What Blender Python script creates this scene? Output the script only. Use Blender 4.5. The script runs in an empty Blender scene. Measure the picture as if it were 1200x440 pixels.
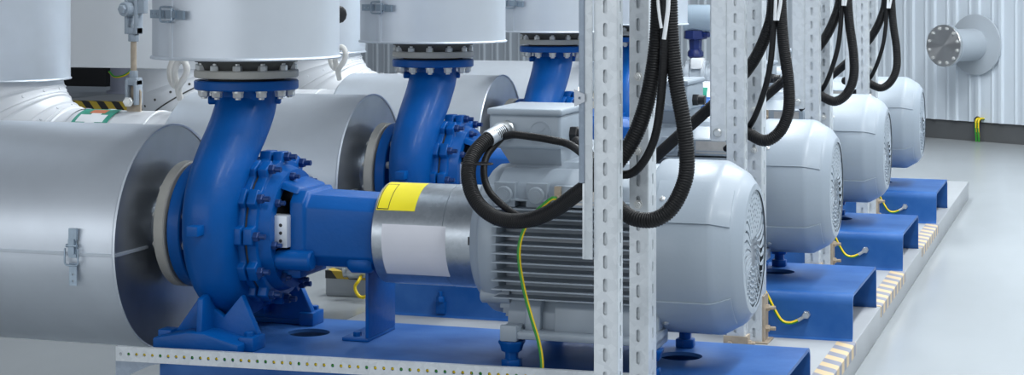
import bpy, bmesh, math, random
from mathutils import Vector, Matrix
random.seed(7)
C = bpy.context.scene.collection
PI = math.pi
# ------------------------------------------------------------------ camera (level, looking 17.96 deg left of +Y)
F = 2150.0
TH = math.atan(697.0 / F)
SN, CS = math.sin(TH), math.cos(TH)
EYE = 1.5
cam_d = bpy.data.cameras.new('camera')
cam = bpy.data.objects.new('camera', cam_d)
C.objects.link(cam)
cam.location = (0, 0, EYE)
cam.rotation_euler = (PI / 2, 0, TH)
cam_d.sensor_width = 36
cam_d.lens = 36 * F / 1200
cam_d.shift_y = -(220 + 18) / 1200
cam_d.clip_end = 200
bpy.context.scene.camera = cam


def U(px, py, Y):
    """world point at depth plane Y seen at a photo position (survey of the photo)"""
    k = (px - 600) / F
    X = Y * (k * CS - SN) / (CS + k * SN)
    d = Y * CS - X * SN
    return Vector((X, Y, EYE - (py + 18) * d / F))


# ------------------------------------------------------------------ materials
MATS = {}


def mat(name, col, metal=0.0, rough=0.5, var=0.06, scale=6.0, bump=0.0, bscale=60.0, coat=0.0, spec=0.5, col2=None, stretch=None):
    m = bpy.data.materials.new(name)
    m.use_nodes = True
    nt = m.node_tree
    b = nt.nodes['Principled BSDF']
    b.inputs['Metallic'].default_value = metal
    b.inputs['Roughness'].default_value = rough
    b.inputs['Coat Weight'].default_value = coat
    b.inputs['Coat Roughness'].default_value = 0.15
    b.inputs['Specular IOR Level'].default_value = spec
    tc = nt.nodes.new('ShaderNodeTexCoord')
    mp = nt.nodes.new('ShaderNodeMapping')
    nt.links.new(tc.outputs['Object'], mp.inputs['Vector'])
    if stretch:
        mp.inputs['Scale'].default_value = stretch
    nz = nt.nodes.new('ShaderNodeTexNoise')
    nz.inputs['Scale'].default_value = scale
    nz.inputs['Detail'].default_value = 5
    nt.links.new(mp.outputs['Vector'], nz.inputs['Vector'])
    mx = nt.nodes.new('ShaderNodeMix')
    mx.data_type = 'RGBA'
    c2 = col2 if col2 else tuple(min(1, c * (1 + var)) for c in col)
    c1 = tuple(c * (1 - var) for c in col)
    mx.inputs[6].default_value = (*c1, 1)
    mx.inputs[7].default_value = (*c2, 1)
    rp = nt.nodes.new('ShaderNodeMapRange')
    rp.inputs['From Min'].default_value = 0.3
    rp.inputs['From Max'].default_value = 0.7
    nt.links.new(nz.outputs['Fac'], rp.inputs['Value'])
    nt.links.new(rp.outputs['Result'], mx.inputs[0])
    nt.links.new(mx.outputs[2], b.inputs['Base Color'])
    if bump > 0:
        n2 = nt.nodes.new('ShaderNodeTexNoise')
        n2.inputs['Scale'].default_value = bscale
        n2.inputs['Detail'].default_value = 3
        nt.links.new(mp.outputs['Vector'], n2.inputs['Vector'])
        bp = nt.nodes.new('ShaderNodeBump')
        bp.inputs['Strength'].default_value = bump
        bp.inputs['Distance'].default_value = 0.01
        nt.links.new(n2.outputs['Fac'], bp.inputs['Height'])
        nt.links.new(bp.outputs['Normal'], b.inputs['Normal'])
    MATS[name] = m
    return m


def galv(name, dark, light, scale=45, rough=0.42, metal=0.75):
    m = mat(name, dark, metal, rough)
    nt = m.node_tree
    b = nt.nodes['Principled BSDF']
    tc = [n for n in nt.nodes if n.type == 'TEX_COORD'][0]
    vo = nt.nodes.new('ShaderNodeTexVoronoi')
    vo.inputs['Scale'].default_value = scale
    nz = nt.nodes.new('ShaderNodeTexNoise')
    nz.inputs['Scale'].default_value = 9
    nz.inputs['Detail'].default_value = 6
    nt.links.new(tc.outputs['Object'], vo.inputs['Vector'])
    nt.links.new(tc.outputs['Object'], nz.inputs['Vector'])
    sp = nt.nodes.new('ShaderNodeSeparateColor')
    nt.links.new(vo.outputs['Color'], sp.inputs['Color'])
    av = nt.nodes.new('ShaderNodeMath')
    av.operation = 'MULTIPLY_ADD'
    av.inputs[1].default_value = 0.4
    nt.links.new(sp.outputs[0], av.inputs[0])
    ml = nt.nodes.new('ShaderNodeMath')
    ml.operation = 'MULTIPLY'
    ml.inputs[1].default_value = 0.7
    nt.links.new(nz.outputs['Fac'], ml.inputs[0])
    nt.links.new(ml.outputs[0], av.inputs[2])
    mx = nt.nodes.new('ShaderNodeMix')
    mx.data_type = 'RGBA'
    mx.inputs[6].default_value = (*dark, 1)
    mx.inputs[7].default_value = (*light, 1)
    nt.links.new(av.outputs[0], mx.inputs[0])
    nt.links.new(mx.outputs[2], b.inputs['Base Color'])
    return m


def stripes(name, ca, cb, axis, k, skew=(0, 0, 0), rough=0.5):
    """two-colour hazard stripes, geometry coordinates of the object"""
    m = mat(name, ca, 0, rough)
    nt = m.node_tree
    b = nt.nodes['Principled BSDF']
    tc = [n for n in nt.nodes if n.type == 'TEX_COORD'][0]
    dot = nt.nodes.new('ShaderNodeVectorMath')
    dot.operation = 'DOT_PRODUCT'
    v = [0, 0, 0]
    v[axis] = k
    dot.inputs[1].default_value = (v[0] + skew[0] * k, v[1] + skew[1] * k, v[2] + skew[2] * k)
    nt.links.new(tc.outputs['Object'], dot.inputs[0])
    fr = nt.nodes.new('ShaderNodeMath')
    fr.operation = 'FRACT'
    nt.links.new(dot.outputs['Value'], fr.inputs[0])
    gt = nt.nodes.new('ShaderNodeMath')
    gt.operation = 'GREATER_THAN'
    gt.inputs[1].default_value = 0.5
    nt.links.new(fr.outputs[0], gt.inputs[0])
    mx = nt.nodes.new('ShaderNodeMix')
    mx.data_type = 'RGBA'
    mx.inputs[6].default_value = (*ca, 1)
    mx.inputs[7].default_value = (*cb, 1)
    nt.links.new(gt.outputs[0], mx.inputs[0])
    nt.links.new(mx.outputs[2], b.inputs['Base Color'])
    return m


BLUE = mat('blue_paint', (0.0, 0.083, 0.33), 0, 0.42, 0.10, 7, 0.10, 55, coat=0.06, spec=0.25)
BLUED = mat('blue_base_paint', (0.004, 0.088, 0.34), 0, 0.45, 0.12, 5, 0.04, 40, coat=0.04, spec=0.3, col2=(0.045, 0.15, 0.42))
GREY = mat('grey_motor_paint', (0.335, 0.39, 0.45), 0, 0.42, 0.03, 4, 0.03, 90, coat=0.08)
GREYC = mat('grey_cast_paint', (0.29, 0.335, 0.385), 0, 0.38, 0.05, 8, 0.06, 70, coat=0.15)
ALU = mat('aluminium_cladding', (0.66, 0.71, 0.77), 0.70, 0.44, 0.05, 5, 0.05, 14)
ALUW = mat('pale_aluminium_cladding', (0.63, 0.68, 0.74), 0.45, 0.45, 0.04, 5, 0.04, 10)
ALUE = mat('end_cap_sheet', (0.40, 0.43, 0.47), 0.92, 0.34, 0.10, 6, 0.03, 12)
WHITE = mat('white_sheet', (0.82, 0.84, 0.86), 0, 0.45, 0.02, 3)
ELBW = mat('white_elbow_sheet', (0.74, 0.76, 0.79), 0.15, 0.45, 0.03, 5, 0.03, 10)
FLGSH = mat('shaded_flange_paint', (0.44, 0.43, 0.39), 0, 0.5, 0.08, 14, 0.05, 60)  # white flange paint, darkened for the shade it stands in
OFFW = mat('off_white_tube', (0.64, 0.63, 0.60), 0, 0.4, 0.05, 10)
DARKF = mat('dark_gasket', (0.035, 0.035, 0.035), 0, 0.7, 0.2, 30)
GREYF = mat('dull_grey_flange', (0.07, 0.07, 0.066), 0.1, 0.55, 0.15, 20)
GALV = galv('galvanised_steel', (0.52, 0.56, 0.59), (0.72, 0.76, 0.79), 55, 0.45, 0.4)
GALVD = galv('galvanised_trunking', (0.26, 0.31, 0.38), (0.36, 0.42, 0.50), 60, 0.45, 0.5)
GUARD = galv('zinc_guard', (0.36, 0.40, 0.44), (0.50, 0.54, 0.58), 80, 0.34, 0.9)
ZINC = mat('zinc_bolt', (0.66, 0.67, 0.66), 0.5, 0.3, 0.1, 30)
CLASP = mat('blued_zinc', (0.34, 0.42, 0.50), 0.7, 0.35, 0.1, 30)
STEEL = mat('bright_steel', (0.55, 0.57, 0.58), 0.9, 0.35, 0.1, 20)
BOLTB = mat('dark_blue_bolt', (0.012, 0.045, 0.17), 0.2, 0.4, 0.25, 40)
RUB = mat('black_conduit', (0.010, 0.010, 0.011), 0, 0.5, 0.2, 20, spec=0.3)
BLK = mat('black_plastic', (0.012, 0.012, 0.014), 0, 0.5, 0.2, 20)
DKIN = mat('grey_fan_inside', (0.36, 0.40, 0.45), 0, 0.6, 0.1, 20)
YEL = mat('yellow_insulation', (0.85, 0.62, 0.01), 0, 0.4, 0.03, 10)
GRN = mat('green_insulation', (0.03, 0.28, 0.03), 0, 0.4, 0.03, 10)
YST = mat('yellow_sticker', (0.86, 0.74, 0.02), 0, 0.45, 0.02, 10)
LBL = mat('white_label', (0.70, 0.71, 0.77), 0, 0.5, 0.015, 8)
LGRN = mat('green_label', (0.01, 0.30, 0.20), 0, 0.4, 0.03, 10)
LORG = mat('orange_ink', (0.62, 0.17, 0.06), 0, 0.4, 0.03, 10)
RUST = mat('dusty_bracket', (0.42, 0.35, 0.27), 0.2, 0.6, 0.2, 22, 0.1, 60)
RUSTD = mat('rust_flakes', (0.20, 0.09, 0.04), 0, 0.8, 0.3, 40)
CONC = mat('painted_concrete', (0.37, 0.39, 0.41), 0, 0.5, 0.06, 3, 0.02, 30)
DSTRIP = mat('dark_foot_strip', (0.10, 0.105, 0.11), 0, 0.6, 0.1, 3)
TAPE = stripes('cream_and_grey_tape', (0.62, 0.48, 0.28), (0.24, 0.25, 0.31), 1, 7.6, (0.9, 0, 0))
TAPEK = stripes('yellow_and_black_tape', (0.55, 0.40, 0.05), (0.03, 0.03, 0.03), 0, 5.0, (0, 1, 0.8))
STUB = mat('pale_pipe_paint', (0.45, 0.50, 0.55), 0.1, 0.4, 0.03, 5)
TANK = mat('blue_grey_tank', (0.30, 0.38, 0.46), 0, 0.4, 0.04, 5)
VALVE = mat('dark_blue_valve', (0.006, 0.02, 0.12), 0, 0.4, 0.1, 8)
CAB = mat('charcoal_cabinet', (0.012, 0.013, 0.015), 0, 0.6, 0.1, 6)
COLM = mat('grey_column_paint', (0.24, 0.26, 0.33), 0, 0.5, 0.05, 6)
PLATE = mat('rating_plate', (0.55, 0.53, 0.50), 0.4, 0.4, 0.1, 40)

TAPEL = stripes('yellow_and_black_edge_tape', (0.50, 0.34, 0.03), (0.03, 0.03, 0.03), 0, 8.0, (0, 1, 0.8))
# floor: sealed concrete with worn patches
FLOOR = mat('sealed_floor', (0.37, 0.395, 0.41), 0, 0.22, 0.09, 0.9, 0.01, 4, spec=0.5, stretch=(1, 0.4, 1))
WALLM = mat('corrugated_wall_paint', (0.66, 0.73, 0.80), 0.0, 0.4, 0.03, 1.5)

FLG = mat('turned_steel_face', (0.72, 0.73, 0.74), 1.0, 0.30, 0.05, 8)
_nt = FLG.node_tree
_tg = _nt.nodes.new('ShaderNodeTangent')
_tg.direction_type = 'RADIAL'
_tg.axis = 'Z'
_nt.links.new(_tg.outputs[0], _nt.nodes['Principled BSDF'].inputs['Tangent'])
_nt.nodes['Principled BSDF'].inputs['Anisotropic'].default_value = 0.9
_nt.nodes['Principled BSDF'].inputs['Anisotropic Rotation'].default_value = 0.25


# ------------------------------------------------------------------ mesh builder
def frame_of(d):
    d = d.normalized()
    a = Vector((0, 0, 1)) if abs(d.z) < 0.9 else Vector((1, 0, 0))
    u = d.cross(a).normalized()
    return u, d.cross(u).normalized()


class MB:
    def __init__(s):
        s.bm = bmesh.new()

    def box(s, x0, x1, y0, y1, z0, z1, rot=None, piv=None):
        vs = []
        for z in (z0, z1):
            for y in (y0, y1):
                for x in (x0, x1):
                    vs.append(Vector((x, y, z)))
        if rot is not None:
            vs = [rot @ (v - piv) + piv for v in vs]
        v = [s.bm.verts.new(p) for p in vs]
        for f in ((0, 2, 3, 1), (4, 5, 7, 6), (0, 1, 5, 4), (2, 6, 7, 3), (0, 4, 6, 2), (1, 3, 7, 5)):
            s.bm.faces.new([v[i] for i in f])
        return s

    def prism(s, pts, vec):
        """closed polygon of 3-D points swept along a vector"""
        vec = Vector(vec)
        a = [s.bm.verts.new(Vector(p)) for p in pts]
        b = [s.bm.verts.new(Vector(p) + vec) for p in pts]
        n = len(pts)
        s.bm.faces.new(a)
        s.bm.faces.new(b[::-1])
        for i in range(n):
            s.bm.faces.new((a[i], b[i], b[(i + 1) % n], a[(i + 1) % n]))
        return s

    def lathe(s, prof, org=(0, 0, 0), axis=(1, 0, 0), n=48, a0=0.0, a1=2 * PI, up=None):
        """prof: (t along axis, radius). radius 0 closes"""
        org, ax = Vector(org), Vector(axis).normalized()
        u, w = frame_of(ax)
        if up is not None:
            w = Vector(up).normalized()
            u = w.cross(ax)
        full = abs((a1 - a0) - 2 * PI) < 1e-6
        m = n if full else n + 1
        rings = []
        for t, r in prof:
            if r <= 1e-7:
                rings.append([s.bm.verts.new(org + ax * t)])
            else:
                rings.append([s.bm.verts.new(org + ax * t + (u * math.cos(a0 + (a1 - a0) * i / n) + w * math.sin(a0 + (a1 - a0) * i / n)) * r) for i in range(m)])
        for A, B in zip(rings, rings[1:]):
            for i in range(n):
                j = (i + 1) % m
                if len(A) == 1 and len(B) == 1:
                    continue
                if len(A) == 1:
                    s.bm.faces.new((A[0], B[i], B[j]))
                elif len(B) == 1:
                    s.bm.faces.new((A[i], B[0], A[j]))
                else:
                    s.bm.faces.new((A[i], B[i], B[j], A[j]))
        return s

    def cyl(s, p0, p1, r0, r1=None, n=24, ch=0.0):
        p0, p1 = Vector(p0), Vector(p1)
        r1 = r0 if r1 is None else r1
        L = (p1 - p0).length
        if ch > 0:
            pr = [(0, 0), (0, r0 - ch), (ch, r0), (L - ch, r1), (L, r1 - ch), (L, 0)]
        else:
            pr = [(0, 0), (0, r0), (L, r1), (L, 0)]
        return s.lathe(pr, p0, p1 - p0, n)

    def hexbolt(s, p, d, r, h, shank=0.0, sr=None):
        """hex head standing on p along d"""
        d = Vector(d).normalized()
        p = Vector(p)
        s.lathe([(0, 0), (0, r), (h * 0.85, r), (h, r * 0.85), (h, 0)], p, d, 6)
        if shank:
            s.cyl(p + d * h, p + d * (h + shank), sr or r * 0.55, n=10)
        return s

    def tube(s, path, r, n=12, rf=None, cap=True, mats=None, closed=False):
        """sweep; rf(i, length) gives radius; mats(j, i) gives material index"""
        P = [Vector(p) for p in path]
        m = len(P)
        T = []
        for i in range(m):
            if closed:
                T.append((P[(i + 1) % m] - P[i - 1]).normalized())
            else:
                T.append((P[min(i + 1, m - 1)] - P[max(i - 1, 0)]).normalized())
        u, w = frame_of(T[0])
        rings = []
        L = 0
        for i in range(m):
            if i:
                L += (P[i] - P[i - 1]).length
                u = (u - T[i] * u.dot(T[i])).normalized()
                w = T[i].cross(u)
            rr = rf(i, L) if rf else r
            rings.append([s.bm.verts.new(P[i] + (u * math.cos(2 * PI * j / n) + w * math.sin(2 * PI * j / n)) * rr) for j in range(n)])
        k = m if closed else m - 1
        for i in range(k):
            A, B = rings[i], rings[(i + 1) % m]
            for j in range(n):
                f = s.bm.faces.new((A[j], A[(j + 1) % n], B[(j + 1) % n], B[j]))
                if mats:
                    f.material_index = mats(j, i)
        if cap and not closed:
            s.bm.faces.new(rings[0][::-1])
            s.bm.faces.new(rings[-1])
        return s

    def grid(s, rows):
        """rows of points -> quads"""
        R = [[s.bm.verts.new(Vector(p)) for p in r] for r in rows]
        for A, B in zip(R, R[1:]):
            for i in range(len(A) - 1):
                s.bm.faces.new((A[i], A[i + 1], B[i + 1], B[i]))
        return s

    def plate(s, outer, holes, th, M):
        """flat plate with cut-outs: 2-D outlines, thickness th, placed by matrix M (plate plane = XY, thickness towards +Z)"""
        cu = bpy.data.curves.new('tmp', 'CURVE')
        cu.dimensions = '2D'
        cu.fill_mode = 'BOTH'
        cu.extrude = th / 2
        for pts in [outer] + list(holes):
            sp = cu.splines.new('POLY')
            sp.points.add(len(pts) - 1)
            for q, (x, y) in zip(sp.points, pts):
                q.co = (x, y, 0, 1)
            sp.use_cyclic_u = True
        o = bpy.data.objects.new('tmp', cu)
        C.objects.link(o)
        dg = bpy.context.evaluated_depsgraph_get()
        me = bpy.data.meshes.new_from_object(o.evaluated_get(dg))
        t = bmesh.new()
        t.from_mesh(me)
        bmesh.ops.remove_doubles(t, verts=t.verts, dist=1e-6)
        bmesh.ops.translate(t, verts=t.verts, vec=(0, 0, th / 2))
        bmesh.ops.transform(t, verts=t.verts, matrix=M)
        t.to_mesh(me)
        t.free()
        s.bm.from_mesh(me)
        bpy.data.objects.remove(o)
        bpy.data.curves.remove(cu)
        bpy.data.meshes.remove(me)
        return s

    def bevel(s, w, seg=2, ang=35):
        s.bm.normal_update()
        bmesh.ops.recalc_face_normals(s.bm, faces=s.bm.faces)
        ed = [e for e in s.bm.edges if len(e.link_faces) == 2 and e.calc_face_angle(0) > math.radians(ang)]
        bmesh.ops.bevel(s.bm, geom=ed, offset=w, segments=seg, affect='EDGES', profile=0.5, clamp_overlap=True)
        return s

    def build(s, name, m, parent=None, org=None, local=False, sharp=38, recalc=True):
        bm = s.bm
        if recalc:
            bmesh.ops.recalc_face_normals(bm, faces=bm.faces)
        if parent is not None:
            root = parent
            while root.parent:
                root = root.parent
            o0 = Vector((0, 0, 0)) if local else Vector(root.location)
        else:
            if org is None:
                xs = [v.co for v in bm.verts]
                mn = [min(v[i] for v in xs) for i in range(3)]
                mx = [max(v[i] for v in xs) for i in range(3)]
                org = ((mn[0] + mx[0]) / 2, (mn[1] + mx[1]) / 2, mn[2])
            o0 = Vector(org)
        bmesh.ops.translate(bm, verts=bm.verts, vec=-o0)
        me = bpy.data.meshes.new(name)
        bm.to_mesh(me)
        bm.free()
        for p in me.polygons:
            p.use_smooth = True
        me.set_sharp_from_angle(angle=math.radians(sharp))
        for q in (m if isinstance(m, (list, tuple)) else [m]):
            me.materials.append(q)
        o = bpy.data.objects.new(name, me)
        C.objects.link(o)
        if parent is not None:
            o.parent = parent
        else:
            o.location = o0
        return o


def thing(name, loc, label, cat, group=None):
    o = bpy.data.objects.new(name, None)
    o.empty_display_size = 0.1
    C.objects.link(o)
    o.location = loc
    return tag(o, label, cat, group)


def tag(o, label, cat, group=None):
    o['label'] = label
    o['category'] = cat
    if group:
        o['group'] = group
    return o


def struct(o, label, cat):
    o['kind'] = 'structure'
    return tag(o, label, cat)


def copy_tree(o, parent=None):
    c = o.copy()
    C.objects.link(c)
    if parent is not None:
        c.parent = parent
    for ch in list(o.children):
        copy_tree(ch, c)
    return c


def dup(o, off, label):
    c = copy_tree(o)
    c.location = Vector(o.location) + Vector(off)
    c['label'] = label
    return c


def spline(pts, per=10):
    """Catmull-Rom through points"""
    P = [Vector(p) for p in pts]
    P = [P[0] * 2 - P[1]] + P + [P[-1] * 2 - P[-2]]
    out = []
    for i in range(1, len(P) - 2):
        a, b, c, d = P[i - 1], P[i], P[i + 1], P[i + 2]
        for k in range(per):
            t = k / per
            out.append(0.5 * ((2 * b) + (c - a) * t + (2 * a - 5 * b + 4 * c - d) * t * t + (3 * b - a - 3 * c + d) * t ** 3))
    out.append(P[-2])
    return out


def resample(path, step):
    out = [path[0]]
    acc = 0
    for a, b in zip(path, path[1:]):
        L = (b - a).length
        pos = step - acc
        while pos < L:
            out.append(a + (b - a) * (pos / L))
            pos += step
        acc = L - (pos - step)
    out.append(path[-1])
    return out


def circle(cx, cy, r, n=32):
    return [(cx + r * math.cos(2 * PI * i / n), cy + r * math.sin(2 * PI * i / n)) for i in range(n)]


def slot(cx, cy, w, h, n=6):
    """stadium, long side along y"""
    r = w / 2
    a = [(cx + r * math.cos(PI * i / n), cy + h / 2 - r + r * math.sin(PI * i / n)) for i in range(n + 1)]
    b = [(cx - r * math.cos(PI * i / n), cy - h / 2 + r - r * math.sin(PI * i / n)) for i in range(n + 1)]
    return a + b


# =================================================================== the setting
SP = 1.833          # spacing of the pump sets along Y
NS = 4
fl = MB().box(-26, 14, -2, 44, -0.2, 0).build('floor', FLOOR, org=(0, 0, 0))
struct(fl, 'pale grey sealed concrete floor of the plant room', 'floor')
pl = MB().box(-2.98, -0.92, 3.4, 13.2, 0, 0.12).bevel(0.006).build('concrete_plinth', CONC, org=(-2, 8, 0))
struct(pl, 'long grey concrete plinth under the row of blue pump bases', 'plinth')
p2 = MB().box(-3.58, -2.99, 8.13, 13.2, 0, 0.12).bevel(0.006).build('concrete_plinth', CONC, org=(-3.3, 10, 0))
struct(p2, 'low concrete plinth with a black and yellow taped edge behind the front pump', 'plinth')

# corrugated back wall, turned against the pump row
WO = Vector((-1.739, 18.46, 0))
WD = Vector((0.844, -0.536, 0)).normalized()
WN = Vector((-0.536, -0.844, 0)).normalized()
prof = []
pitch = 0.26
nrib = 124
for i in range(nrib):
    b0 = i * pitch
    for q, h in ((0.0, 0.0), (0.11, 0.0), (0.125, 0.010), (0.135, 0.010), (0.15, 0.0), (0.20, 0.0), (0.212, 0.022), (0.245, 0.022)):
        prof.append((b0 + q, h))
T0 = -25.0
pp = [WO + WD * (T0 + t) + WN * (h + 0.05) for t, h in prof]
ww = MB()
ww.grid([[p + Vector((0, 0, 0.187)) for p in pp], [p + Vector((0, 0, 5.0)) for p in pp]])
wl = ww.build('wall_back', WALLM, org=WO, sharp=15)
struct(wl, 'pale blue-grey corrugated sheet wall at the back of the hall', 'wall')
L = nrib * pitch
a = WO + WD * T0
b = WO + WD * (T0 + L)
bb = MB()
bb.prism([a + WN * 0.0, b + WN * 0.0, b - WN * 0.3, a - WN * 0.3], (0, 0, 5.0))
struct(bb.build('wall_back_core', WALLM, org=WO), 'plain wall behind the corrugated sheets', 'wall')
bs = MB()  # plain dark strip at the foot of the wall
bs.prism([a + WN * 0.03, b + WN * 0.03, b + WN * 0.001, a + WN * 0.001], (0, 0, 0.187))
struct(bs.build('baseboard_back', DSTRIP, org=WO), 'dark strip along the foot of the corrugated wall', 'baseboard')

# =================================================================== PUMP SET
YC, AX = 5.709, 0.672
AXV = Vector((0, YC, AX))
GRP = {}


def arc_pts(cx, cy, r, a0, a1, n):
    return [(cx + r * math.cos(a0 + (a1 - a0) * i / n), cy + r * math.sin(a0 + (a1 - a0) * i / n)) for i in range(n + 1)]


# ---------------- base frame
def make_base():
    x0, x1, y0, y1, z0, z1 = -2.93, -0.935, 5.323, 6.095, 0.12, 0.30
    t = thing('pump_base_frame', (-1.93, YC, z0), 'blue steel bridge-shaped base frame under the frontmost pump set', 'base frame', 'blue base frames on the plinth')
    R, th = 0.042, 0.012
    m = MB()
    # top sheet with two round holes
    Mx = Matrix.Translation((0, 0, z1 - th))
    m.plate([(x0, y0 + R), (x1, y0 + R), (x1, y1 - R), (x0, y1 - R)], [circle(-2.615, 5.796, 0.073), circle(-1.308, 5.80, 0.07)], th, Mx)
    for sgn, ye in ((1, y0), (-1, y1)):
        o = arc_pts(R, -R, R, PI / 2, PI, 8)            # outer fillet (relative y inwards, z down)
        i_ = arc_pts(R, -R, R - th, PI, PI / 2, 8)
        hz = z1 - z0
        pts = o + [(0, -(hz - 0.022)), (-0.006, -(hz - 0.008)), (-0.02, -hz), (0.0, -hz), (0.006, -(hz - 0.012)), (th, -(hz - 0.026))] + i_
        m.prism([(x0, ye + sgn * a_, z1 + b_) for a_, b_ in pts], (x1 - x0, 0, 0))
    m.build('body', BLUED, t, sharp=30)
    # levelling stud on the near side
    b = MB()
    xs = U(517, 355, 7.15).x
    b.box(xs - 0.02, xs + 0.02, y0 - 0.016, y0 + 0.002, 0.135, 0.185)
    b.hexbolt((xs, y0 - 0.017, 0.185), (0, 0, 1), 0.017, 0.022, 0.02)
    b.build('levelling_stud', BLUE, t)
    return t


base = make_base()


# ---------------- centrifugal pump
def make_pump():
    t = thing('centrifugal_pump', (-2.80, YC, 0.30), 'blue centrifugal pump nearest the camera, with whole casing and feet in view', 'pump', 'blue centrifugal pumps in the row')
    VX = -2.818
    # volute channel and swan neck in one sweep
    path, rad = [], []
    for i in range(0, 34):
        a = math.radians(70 - i * (250 / 33))           # from above, over the far side and under, to the near side
        k = i / 33
        rc = 0.19 + 0.058 * k
        path.append((VX, YC + rc * math.cos(a), AX + rc * math.sin(a)))
        rad.append(0.055 + 0.038 * k)
    neck = spline([(VX, YC - 0.248, AX), (VX, 5.470, 0.76), (VX + 0.001, 5.512, 0.85), (VX + 0.003, 5.578, 0.93), (VX + 0.006, 5.644, 1.00), (VX + 0.008, 5.69, 1.06), (VX + 0.009, 5.708, 1.10), (VX + 0.009, 5.709, 1.145)], 5)
    for k, p in enumerate(neck[1:]):
        path.append(tuple(p))
        q = (k + 1) / (len(neck) - 1)
        rad.append(0.093 + 0.011 * min(1, q * 1.2))
    m = MB()
    n = 30
    rings = []
    Pv = [Vector(p) for p in path]
    for i, p in enumerate(Pv):
        tg = (Pv[min(i + 1, len(Pv) - 1)] - Pv[max(i - 1, 0)]).normalized()
        xd = Vector((1, 0, 0))
        xd = (xd - tg * tg.x).normalized()
        nn = tg.cross(xd)
        r = rad[i]
        rings.append([m.bm.verts.new(p + (nn * math.cos(2 * PI * j / n) + xd * math.sin(2 * PI * j / n) * (1.0 if i > 33 else max(1.0, 0.092 / r))) * r) for j in range(n)])
    for A, B in zip(rings, rings[1:]):
        for j in range(n):
            m.bm.faces.new((A[j], A[(j + 1) % n], B[(j + 1) % n], B[j]))
    m.bm.faces.new(rings[0][::-1])
    m.bm.faces.new(rings[-1])
    # hub of the casing
    m.lathe([(-0.085, 0), (-0.085, 0.16), (-0.07, 0.21), (0.07, 0.235), (0.09, 0.22), (0.09, 0)], (VX, YC, AX), (1, 0, 0), 56)
    # suction nozzle
    m.lathe([(-0.138, 0), (-0.138, 0.135), (-0.11, 0.13), (-0.08, 0.14), (-0.05, 0.18), (-0.05, 0)], (VX, YC, AX), (1, 0, 0), 40)
    # cast rectangle on the near flank
    m.build('casing', BLUE, t, sharp=50)
    q = U(228, 271, 5.345)
    MB().box(q.x - 0.02, q.x + 0.02, 5.325, 5.40, q.z - 0.017, q.z + 0.017).bevel(0.003).build('maker_plate', BLUE, t)
    # two eye lugs below the discharge flange
    for dx, dy in ((-0.098, -0.055), (0.098, 0.03)):
        lug = MB()
        lug.cyl((VX + 0.009 + dx * 0.9, YC + dy * 0.9, 1.105), (VX + 0.009 + dx * 1.16, YC + dy * 1.16, 1.105), 0.015, n=14, ch=0.004)
        lug.build('neck_plug', BLUE, t)
    # discharge flange
    fc = (-2.809, YC, 0)
    MB().lathe([(1.142, 0), (1.142, 0.174), (1.146, 0.178), (1.170, 0.178), (1.174, 0.174), (1.174, 0)], fc, (0, 0, 1), 64).build('discharge_flange', BLUE, t)
    for k in range(12):
        an = 2 * PI * (k + 0.52) / 12
        bx, by = fc[0] + 0.150 * math.cos(an), YC + 0.150 * math.sin(an)
        b = MB()
        b.cyl((bx, by, 1.1425), (bx, by, 1.136), 0.0195, n=20)
        b.hexbolt((bx, by, 1.136), (0, 0, -1), 0.0175, 0.017, 0.006)
        b.build('flange_bolt', ZINC, t)
    # suction flange
    MB().lathe([(-3.000, 0), (-3.000, 0.212), (-2.996, 0.216), (-2.957, 0.216), (-2.953, 0.212), (-2.953, 0)], (0, YC, AX), (1, 0, 0), 64).build('suction_flange', BLUE, t)
    for k in range(12):
        an = 2 * PI * (k + 0.5) / 12
        by, bz = YC + 0.187 * math.cos(an), AX + 0.187 * math.sin(an)
        b = MB()
        b.hexbolt((-2.953, by, bz), (1, 0, 0), 0.017, 0.014, 0.006)
        b.build('suction_bolt', ZINC, t)
    # bolted casing joint: two lobed rings with a dark gap
    def lobed(xa, xb, R, lobe, name, bev=0.004):
        mm = MB()
        pts = []
        N = 12
        for k in range(N):
            c0 = 2 * PI * k / N
            for da, rr in ((-0.5, R), (-0.26, R), (-0.2, R + lobe), (0.2, R + lobe), (0.26, R)):
                aa = c0 + da * 2 * PI / N
                pts.append((xa, YC + rr * math.cos(aa), AX + rr * math.sin(aa)))
        mm.prism(pts, (xb - xa, 0, 0))
        mm.bevel(bev, 2, 20)
        return mm.build(name, BLUE, t, sharp=45)
    lobed(-2.745, -2.703, 0.236, 0.026, 'casing_ring')
    MB().lathe([(-2.705, 0), (-2.705, 0.228), (-2.694, 0.228), (-2.694, 0)], (0, YC, AX), (1, 0, 0), 48).build('joint_gasket', DARKF, t)
    lobed(-2.696, -2.662, 0.232, 0.028, 'cover_ring')
    for k in range(12):
        an = 2 * PI * k / 12
        by, bz = YC + 0.242 * math.cos(an), AX + 0.242 * math.sin(an)
        b = MB()
        b.hexbolt((-2.662, by, bz), (1, 0, 0), 0.017, 0.018, 0.022)
        b.build('cover_bolt', BOLTB, t)
    # seal housing with inner bolts
    MB().lathe([(-2.665, 0.15), (-2.665, 0.215), (-2.64, 0.205), (-2.625, 0.20), (-2.625, 0.165), (-2.655, 0.15)], (0, YC, AX), (1, 0, 0), 56).build('lantern_ring', BLUE, t, sharp=30)
    for k in range(8):
        an = 2 * PI * (k + 0.25) / 8
        by, bz = YC + 0.183 * math.cos(an), AX + 0.183 * math.sin(an)
        b = MB()
        b.hexbolt((-2.625, by, bz), (1, 0, 0), 0.014, 0.016, 0.016)
        b.build('lantern_bolt', BOLTB, t)
    MB().lathe([(-2.665, 0), (-2.665, 0.149), (-2.65, 0.12), (-2.63, 0.075), (-2.56, 0.07), (-2.56, 0)], (0, YC, AX), (1, 0, 0), 40).build('seal_cover', BLK, t)
    # lantern arms, top bottom and far side
    am = MB()
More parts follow.
